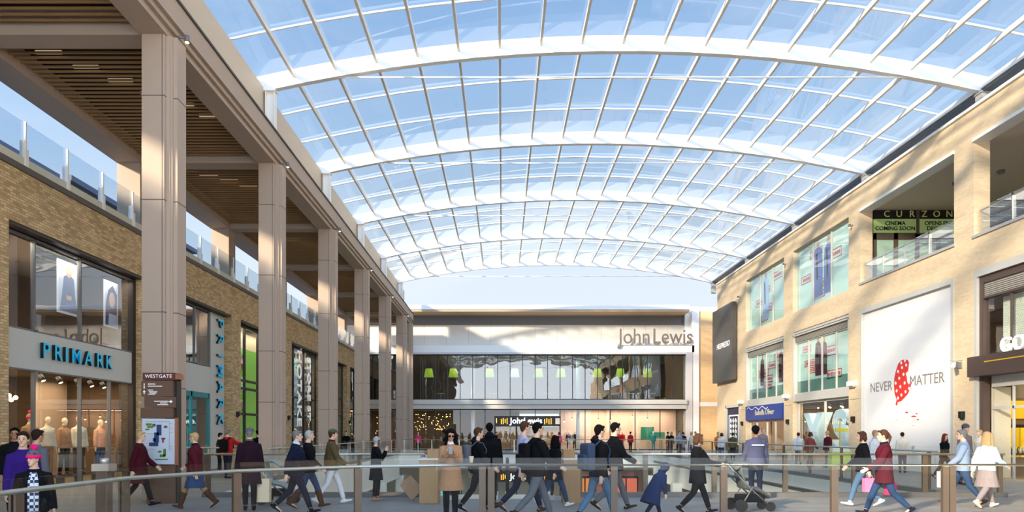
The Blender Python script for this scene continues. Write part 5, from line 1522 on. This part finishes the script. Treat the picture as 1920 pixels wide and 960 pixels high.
def held_bag(info, s, m, label, w=.16, d=.07, h=.36, drop=.1, z=None):
    p = info['hand'][s].copy()
    t = thing('shopping_bag', label, 'bag', (p.x, p.y, p.z - drop - h), 'carried bags')
    b = MB(); zt = p.z - drop
    b.prism([(p.x - w, zt - h), (p.x + w, zt - h), (p.x + w * 1.02, zt), (p.x - w * 1.02, zt)], 'y', p.y - d, p.y + d); b.build('bag_body', m, t)
    for dy in (-d * .9, d * .9):
        b = MB(); b.tube([(p.x - w * .45, p.y + dy, zt - .02), (p.x - w * .3, p.y + dy * .4, p.z - .02), (p.x, p.y, p.z + .0), (p.x + w * .3, p.y + dy * .4, p.z - .02), (p.x + w * .45, p.y + dy, zt - .02)], .007, 5); b.build('handle', m, t)
    return t
def backpack(info, m, label, s=1.0, sm=None):
    T, rt, fw, k = info['T'], info['rt'], info['fwd'], info['k']
    c = T((0, -.23, .24))
    t = thing('backpack', label, 'backpack', c, 'backpacks')
    b = MB(); b.obox(c, rt * .15 * k * s, fw * .075 * k * s, UZ * .23 * k * s); b.build('pack', m, t, bevel=.035)
    b = MB(); b.obox(c - fw * .1 * k * s - UZ * .08 * k, rt * .11 * k * s, fw * .04 * k * s, UZ * .12 * k * s); b.build('front_pocket', sm or m, t, bevel=.02)
    for q in (-1, 1):
        b = MB(); b.tube([T((q * .1, -.16, .42)), T((q * .105, -.04, .535)), T((q * .11, .09, .5)), T((q * .125, .165, .36)), T((q * .15, .1, .14)), T((q * .12, -.13, .06))], [(.03, .012)] * 6, 8, side=rt); b.build('strap', sm or m, t)
    return t
# left foreground
r = person('child in a bright pink and grey bobble hat with black jacket over checked shirt', 64, 8.5, 150, 1.40, head=(-35, 0), tops='black', trousers='navy', hat=('pom', 'grey'), hair='short', hairm='brown', armL=(6, 10, 20, 0), armR=(0, 10, 12, 0), hem='jacket')
b = MB(); T = r['T']; rt, fw = r['rt'], r['fwd']
b.tube([T((0, .12, .5)), T((0, .152, .38)), T((0, .158, .22)), T((0, .162, .06)), T((0, .165, -.11))], [(.035, .012), (.055, .014), (.06, .014), (.06, .014), (.06, .014)], 10, side=rt)
o = b.build('checked_shirt', checkmat('gingham', (226, 230, 240), (44, 52, 84), 26), r['root'])
person('woman in a purple zip fleece standing behind the bobble hat child', 43, 9.9, 128, 1.64, sex='f', head=(-30, 0), tops='purple', trousers='navy', hair='short', hairm='darkbrown', skin='pale', hem='long')
person('dark haired person in black at the left edge by the brick pier', 28, 13.4, 150, 1.72, tops='black', trousers='black', hairm='blackhair', skin='mid')
person('person in grey turned away behind the purple fleece', 68, 11.8, 20, 1.68, tops='grey', trousers='navy', hairm='darkbrown', skin='tan')
r = person('fair haired person in a dark maroon coat passing in front of the totem', 262, 15.3, 78, 1.68, tops=('wine', (66, 16, 26)), trousers='black', hair='short', hairm='blond', sex='f', hem='coat', **W2)
r = person('woman with short blond hair in a maroon jacket, denim skirt and brown boots', 366, 14.9, -82, 1.68, sex='f', tops='maroon', trousers='tan', skirt='jeans', boots=True, shoes='brown', hair='short', hairm='blond', hem='jacket', collar='black', **S1)
r = person('person in a grey flat cap and tartan scarf over a plum coat', 468, 14.5, -20, 1.72, tops='plum', trousers='black', hat=('cap', 'grey'), hair='short', hairm='greyhair', hem='coat', collar=('tartan', (120, 98, 88)), armL=(0, 10, 6, 0), armR=(0, 10, 6, 0))
held_bag(r, 1, mat('bag_cream', (232, 208, 172), .7), 'tall cream shopping bag held by the person in the flat cap', .15, .07, .5, .1)
r = person('grey haired man in a black jumper with pale collar and blue jeans striding right', 555, 14.0, 82, 1.73, tops='navy', trousers='navy', hairm='greyhair', collar='paleblue', shoes='black', hem='jacket', build=1.12, **S2)
r = person('silver haired walker in black half hidden behind the grey haired man', 578, 14.9, 82, 1.70, tops='black', trousers='jeans', hairm='silver', shoes='brown', boots=True, hem='jacket', sex='f', **W1)
r = person('man in a green flat cap and brown jacket with white trousers', 622, 15.7, 70, 1.73, tops='brownj', trousers='white', hat=('cap', 'greencap'), hair='short', hairm='brown', shoes='white', collar='maroon', hem='jacket', **W1)
r = person('grey haired woman in a black coat talking on a phone', 705, 16.6, 75, 1.53, sex='f', tops='black', trousers='black', hair='short', hairm='silver', hem='coat', legs='pose', armR=(35, 12, 125, -6), armL=(0, 5, 10, 0), shoes='tan')
b = MB(); p = r['H']((.095, .03, -.03)); b.bar(p - UZ * .06, p + UZ * .06 + r['fwd'] * .01, .02, .05); tag(b.build('mobile_phone', mat('phone_black', (20, 20, 24), .3), bevel=.004), 'dark phone held to the ear of the grey haired woman', 'phone')
# centre
r = person('woman with long dark curls and sunglasses in a camel coat looking at her phone', 845, 12.95, 176, 1.70, sex='f', tops='camel', trousers='black', hair='curly', hairm='blackhair', hem='coat', head=(6, 16), armR=(28, 4, 98, 28), armL=(28, 4, 98, 28), skin='tan', collar='white')
sg_ = MB()
for s in (-1, 1): sg_.ball(r['H']((s * .034, .09, .012)), (.028, .008, .024), 12, 8, rot=Matrix.Rotation(R(-176), 3, 'Z') @ r['HR'])
sg_.tube([r['H']((-.075, .02, .02)), r['H']((-.06, .085, .02)), r['H']((.06, .085, .02)), r['H']((.075, .02, .02))], .005, 6)
tag(sg_.build('sunglasses', mat('dark_lens', (14, 12, 12), .15)), 'round dark sunglasses worn by the woman in the camel coat', 'sunglasses')
hc = (r['hand'][-1] + r['hand'][1]) / 2
b = MB(); b.bar(hc + Vector((0, .0, -.03)), hc + Vector((0, -.04, .1)), .068, .012, up=(0, 1, 0)); tag(b.build('mobile_phone', mat('phone_silver', (170, 170, 176), .3), bevel=.003), 'pale phone held in both hands of the woman in camel', 'phone')
b = MB(); cx = PX_(884, 12.3); b.lathe((cx, 12.22, 1.115), [(.03, 0), (.042, .1), (.042, .102), (.046, .103), (.046, .118), (.04, .122)], 18)
tag(b.build('paper_cup', mat('cup_cream', (228, 214, 180), .5)), 'cream takeaway paper cup standing on the near handrail', 'cup')
r = person('young man with short brown hair and grey rucksack straps facing right', 895, 14.3, 75, 1.76, tops='black', trousers='black', hairm='brown', shoes='black', hem='jacket', hood=True, **W1)
backpack(r, CL['grey'], 'grey rucksack worn by the short haired young man in black')
person('broad figure in a black coat with head down behind the young man', 918, 15.3, -5, 1.84, tops='black', trousers='black', hairm='blackhair', hem='long', build=1.25, hood=True, head=(0, 10))
r = person('tall man in a pale lilac shirt walking behind the black jacket', 982, 14.2, 70, 1.92, tops='lilac', trousers='navy', hairm='brown', shoes='brown', hem='sweater', **S2)
r = person('dark haired man in a black jacket and grey trousers walking right', 1006, 12.9, 70, 1.88, tops='black', trousers='grey', hairm='blackhair', shoes='darkbrown', hem='jacket', **S1)
backpack(r, CL['black'], 'black rucksack on the man in grey trousers', .95)
person('woman with long dark hair in a black coat and blue jeans, seen from behind', 1040, 15.2, 60, 1.62, sex='f', tops='black', trousers='jeans', hair='long', hairm='blackhair', shoes='white', hem='long', **S2)
r = person('man in a black hooded top and faded jeans carrying a blue rucksack', 1122, 12.8, 65, 1.80, tops='black', trousers='lightjeans', hairm='blackhair', shoes='darkbrown', hem='jacket', hood=True, **W2)
backpack(r, mat('pack_blue', (44, 62, 88), .8), 'dark blue rucksack on the man in the hooded top', 1.1)
person('man in a black padded jacket and grey trousers walking right, head high', 1152, 14.6, 78, 1.90, tops='black', trousers='grey', hairm='blackhair', shoes='darkbrown', hem='jacket', build=1.1, **S1)
person('small child in a navy hooded coat leaning forward, hood up', 1226, 13.0, 68, 1.14, tops='navycoat', trousers='navy', hair=None, hood='up', hem='cape', lean=34, legs='walk', head=(0, 8), armL=(30, 14, 12, 0), armR=(24, 12, 12, 0), build=1.25)
r = person('woman with wavy brown hair in a dark coat pushing a pushchair', 1308, 13.9, 80, 1.66, sex='f', tops='black', trousers='black', hair='bob', hairm='brown', hem='long', collar='grey', legs='stride', armL=(38, 6, 40, 0), armR=(38, 6, 40, 0))
r = person('man in a slate patrol jacket and black beanie seen from behind', 1417, 16.95, 4, 1.78, tops='slate', trousers='navy', hat=('beanie', 'black'), hair='short', hairm='blackhair', shoes='black', hem='jacket', build=1.12, armL=(4, 14, 20, 0), armR=(4, 14, 20, 0), legs='pose', skin='mid')
b = MB(); c = r['T']((0, -.175, .37))
for i in range(9): b.obox(c + r['rt'] * (-.13 + i * .033), r['rt'] * .0125, UY * .012, UZ * .014)
b.build('back_lettering', LWH, r['root'])
# pushchairs
def pushchair(x, y, face, label, m):
    t = thing('pushchair', label, 'pushchair', (x, y, 0), 'pushchairs')
    Rm = Matrix.Rotation(R(-face), 3, 'Z')
    def W(v): return Rm @ Vector(v) + Vector((x, y, 0))
    for i, (a, c, r_) in enumerate(((-.26, -.25, .13), (.26, -.25, .13), (-.2, .42, .1), (.2, .42, .1))):
        b = MB(); ax = Rm @ Vector((1, 0, 0)); cc = W((a, c, r_))
        b.tube([cc - ax * .02, cc + ax * .02], r_, 18, side=(0, 0, 1)); b.build('wheel', BLACK, t)
    b = MB()
    for s in (-1, 1):
        b.tube([W((s * .2, .42, .1)), W((s * .24, -.05, .5)), W((s * .25, -.55, 1.0))], .014, 6); b.tube([W((s * .26, -.25, .13)), W((s * .25, 0, .52))], .014, 6)
    b.tube([W((-.25, -.55, 1.0)), W((.25, -.55, 1.0))], .018, 8); b.build('frame', MIDGREY, t)
    b = MB(); b.tube([W((0, -.22, .95)), W((0, -.12, .52)), W((0, .2, .45)), W((0, .42, .3))], [(.2, .05), (.21, .06), (.2, .06), (.19, .04)], 12, side=Rm @ Vector((1, 0, 0)), round_ends=True); b.build('seat', m, t)
    b = MB()
    b.tube([W((0, -.3, .9)), W((0, -.2, 1.0)), W((0, .0, 1.0)), W((0, .16, .88))], [(.2, .04), (.23, .05), (.23, .05), (.2, .03)], 12, side=Rm @ Vector((1, 0, 0)), round_ends=True); b.build('canopy', m, t)
    b = MB(); b.obox(W((0, .05, .27)), Rm @ Vector((.18, 0, 0)), Rm @ Vector((0, .26, 0)), (0, 0, .08)); b.build('basket', CL['black'], t, bevel=.02)
pushchair(PX_(1398, 14.6), 14.5, 84, 'dark grey pushchair pushed along in front of the slate jacket man', mat('push_grey', (84, 88, 86), .8))
pushchair(PX_(508, 15.6), 15.9, 88, 'pale grey pushchair behind the tall cream shopping bag', mat('push_pale', (150, 154, 146), .8))
# right foreground
r = person('person with dark hair and dark jacket walking toward the left, pink bag in hand', 1618, 15.3, -70, 1.68, sex='f', tops='black', trousers='lightjeans', hair='bob', hairm='brown', shoes='paleblue', hem='jacket', **W1)
held_bag(r, -1, mat('bag_pink', (236, 128, 168), .7), 'small pink shopping bag carried by the dark jacket walker', .13, .06, .3, .08)
r = person('woman in a maroon and navy padded coat with blue jeans striding left', 1658, 13.6, -75, 1.74, sex='f', tops='maroon', trousers='jeans', hair='tail', hairm='brown', shoes='navy', hem='long', collar='navy', **S2)
held_bag(r, 1, CL['pink'], 'bright pink bag swinging behind the maroon coat', .1, .05, .24, .1)
person('fair person in a white top beyond the maroon coat', 1640, 21.0, 150, 1.70, sex='f', tops='white', trousers='grey', hair='short', hairm='blond', near=False)
r = person('grey haired person in a blue-grey sweater and jeans at the right', 1806, 15.4, -60, 1.72, tops='greyblue', trousers='jeans', hair='short', hairm='greyhair', shoes='brown', hem='jacket', **W2)
held_bag(r, -1, mat('bag_whitered', (240, 226, 220), .6), 'white and red shopping bag held by the blue-grey sweater', .15, .07, .36, .08)
r = person('woman with long fair hair in a pale blue top and grey skirt', 1850, 15.0, 70, 1.70, sex='f', tops='paleblue', trousers='taupe', skirt='taupe', hair='long', hairm='blond', shoes='cream', hem='sweater', **S1)
person('man in a dark beanie behind the blue-grey sweater', 1809, 21.5, 160, 1.88, tops='taupe', trousers='navy', hat=('beanie', 'grey'), hairm='brown', near=False)
# middle distance, left walkway
F = dict(near=False)
person('dark haired person in black beside the red jacket on the left walkway', 412, 25.9, 60, 1.62, tops='black', trousers='black', hairm='darkbrown', **F)
r = person('person in a bright red jacket on the left walkway', 427, 24.6, 10, 1.74, tops='red', trousers='navy', hairm='greyhair', armR=(60, 20, 30, 0), **F)
backpack(r, CL['black'], 'black rucksack on the bright red jacket')
person('person in black pointing at the lime green window', 484, 26.0, -40, 1.72, tops='black', trousers='black', hairm='blackhair', armL=(70, 10, 20, 0), **F)
person('man in a black jacket and pale shirt leaving the far green hoarding', 649, 42, 170, 1.72, tops='black', trousers='grey', hairm='brown', collar='white', **F)
person('small person in dark red next to the man in the pale shirt', 664, 42.4, 165, 1.50, sex='f', tops='maroon', trousers='grey', hairm='silver', **F)
# right walkway
RP = [(1374, 40, 30, 1.62, 'olive', 'black', 'short', 'brown', 'person in olive green by the ornate panel'),
      (1346, 42, 160, 1.66, 'orange', 'navy', 'short', 'blond', 'person in an orange coat at the far end of the right walkway'),
      (1353, 41.2, 20, 1.64, 'white', 'jeans', 'bob', 'brown', 'person in a white top standing with the orange coat'),
      (1430, 33.5, 170, 1.84, 'taupe', 'navy', 'short', 'blond', 'fair haired person in a taupe coat beyond the patrol jacket'),
      (1497, 34, 20, 1.66, 'white', 'tan', 'short', 'brown', 'person in a white shirt in front of the giant Y letter'),
      (1519, 32.5, 60, 1.68, 'rust', 'navy', 'bob', 'brown', 'person in a rust brown jacket before the lettered shop'),
      (1552, 32, -30, 1.70, 'maroon', 'grey', 'short', 'blond', 'person in a burgundy sweater in front of the curved giant letter'),
      (1692, 28, 20, 1.64, 'cream', 'jeans', 'short', 'darkbrown', 'man in a cream and black top before the white hoarding'),
      (1771, 24, 160, 1.62, 'black', 'plum', 'long', 'redhair', 'woman with long red hair and a black jacket by the hoarding edge'),
      (1838, 24, -100, 1.72, 'cream', 'navy', 'short', 'blond', 'pale coated person beside the brown shopfront')]
for px, Y, fc, h, tp, tr, hr, hm, lb in RP:
    person(lb, px, Y, fc, h, tops=tp, trousers=tr, hair=hr, hairm=hm, sex='f' if hr in ('bob', 'long') else 'm', **F, **(W1 if px % 2 else {}))
t = thing('market_stand', 'lime and yellow goods stand on the right walkway before the lettered shop', 'stand', (PX_(1575, 31), 31, 0))
b = MB(); b.box(PX_(1556, 31), PX_(1592, 31), 30.8, 31.2, 0.01, .8); b.build('cloth_base', mat('stand_lime', (196, 214, 70), .7), t)
b = MB(); b.bar((PX_(1575, 31), 31, .8), (PX_(1575, 31), 31, 2.2), .05); b.box(PX_(1566, 31), PX_(1590, 31), 30.97, 31.03, 1.7, 1.85); b.build('post', mat('stand_yellow', (206, 190, 60), .6), t)
b = MB(); b.box(PX_(1558, 31), PX_(1590, 31), 30.85, 31.15, .8, 1.05); b.build('goods', mat('stand_white', (230, 230, 220), .7), t)
# far end
for px, Y, fc, h, tp, tr, hr, hm, lb in [
    (784, 56, 10, 1.68, 'pink', 'navy', 'short', 'blond', 'person in a bright pink top at the far left of the store'),
    (930, 60, 90, 1.7, 'black', 'black', 'short', 'brown', 'person in black outside the far store entrance doors'),
    (1048, 60, 20, 1.66, 'pink', 'navy', 'bob', 'brown', 'person in pink stripes near the right side of the far entrance'),
    (1252, 50.5, 120, 1.68, 'black', 'black', 'short', 'blackhair', 'person in black at the right end of the far walkway'),
    (1259, 51, 60, 1.7, 'black', 'navy', 'bob', 'blond', 'fair haired person in black at the right end of the far walkway'),
    (1273, 50, 170, 1.72, 'greyblue', 'navy', 'short', 'brown', 'person in blue-grey by the far end rail'),
    (1281, 51, 10, 1.66, 'navy', 'jeans', 'short', 'darkbrown', 'person in navy by the far end rail'),
    (1296, 47, 100, 1.68, 'cream', 'jeans', 'bob', 'blond', 'fair person in cream beside the white pier'),
    (1304, 48, 200, 1.7, 'taupe', 'grey', 'short', 'brown', 'person in taupe beside the white pier'),
    (1182, 58, 30, 1.7, 'red', 'navy', 'short', 'blackhair', 'person in a red top outside the far display window')]:
    person(lb, px, Y, fc, h, tops=tp, trousers=tr, hair=hr, hairm=hm, **F)
# shop dummies
def dummy(label, px, X, face, h, z, **kw):
    Y = 1280 * -X / (942 - px)
    kw.setdefault('skin', 'mann')
    return figure('mannequin', label, 'mannequin', X, Y, face, h, z=z, near=False, group='shop mannequins', **kw)
dummy('mannequin in a beige coat and orange bobble hat, leftmost in the window', 56, -14.0, 110, 1.88, .28, sex='f', tops='tan', trousers='tan', hat=('pom', 'tan'), hem='coat', hair=None)
dummy('mannequin in pale clothes, second from left in the window', 89, -14.0, 110, 1.84, .28, sex='f', tops='cream', trousers='tan', hem='sweater', hair=None)
dummy('mannequin in a brown jacket and grey scarf with black trousers', 120, -13.95, 100, 1.82, .28, sex='f', tops='camel', trousers='black', hem='jacket', hair=None, collar='grey')
dummy('mannequin in a cream gilet and pink hat with brown trousers', 148, -13.95, 120, 1.86, .28, sex='f', tops='cream', trousers='brown', hem='jacket', hair=None, hat=('beanie', ('hat_rose', (226, 150, 140))))
dummy('mannequin in a peach jacket and jeans, rightmost in the window', 187, -13.95, 100, 1.80, .28, sex='f', tops=('peach', (222, 160, 130)), trousers='jeans', hem='jacket', hair=None)
for i, (px, c, lb) in enumerate(((985, 'maroon', 'mannequin in dark red at the left of the far display'), (1066, 'maroon', 'mannequin in maroon behind the far display glass'), (1077, 'black', 'mannequin in black behind the far display glass'), (1160, 'red', 'red clad mannequin left in the far display'), (1167, 'red', 'red clad mannequin right in the far display'), (1225, 'teal', 'teal clad mannequin in the far display'))):
    Y = 66
    figure('mannequin', lb, 'mannequin', (px - 942) * Y / 1280, Y, 180, 1.75, z=.1 if i == 9 else 0.0, near=False, skin='mann', tops=c, trousers=c, hem='jacket', hair=None, group='far store mannequins')
for i, px in enumerate((1215, 1235)):
    x = (px - 942) * 66.8 / 1280
    t = thing('display_screen', 'small green screen, %s of the pair in the far display' % ('left' if i == 0 else 'right'), 'screen', (x, 66.8, 0))
    b = MB(); b.box(x - .7 + .2 * i, x + .6, 66.8, 66.86, 1.0, 2.2 - .5 * i); b.build('panel', mat('screen_green', (20, 110, 84), .4, emit=.3), t)
    b = MB(); b.box(x - .04, x + .04, 66.8, 66.86, 0.01, 1.0); b.box(x - .3, x + .3, 66.7, 66.96, 0.01, .05); b.build('stand', STEEL, t)
# seated cafe guests far behind the upper windows
for i, (x, c) in enumerate(((11.6, 'red'), (13.6, 'navycoat'), (15.0, 'jeans'), (8.9, 'black'), (2.2, 'rust'))):
    figure('person', 'standing guest in %s behind the upper right windows of the far store' % {'red': 'red', 'navycoat': 'deep blue', 'jeans': 'mid blue', 'black': 'black', 'rust': 'rust red'}[c], 'person', x, 66.0, 90 * i, 1.62, z=4.72, near=False, tops=c, trousers='black', hem='jacket')

flush_pending()
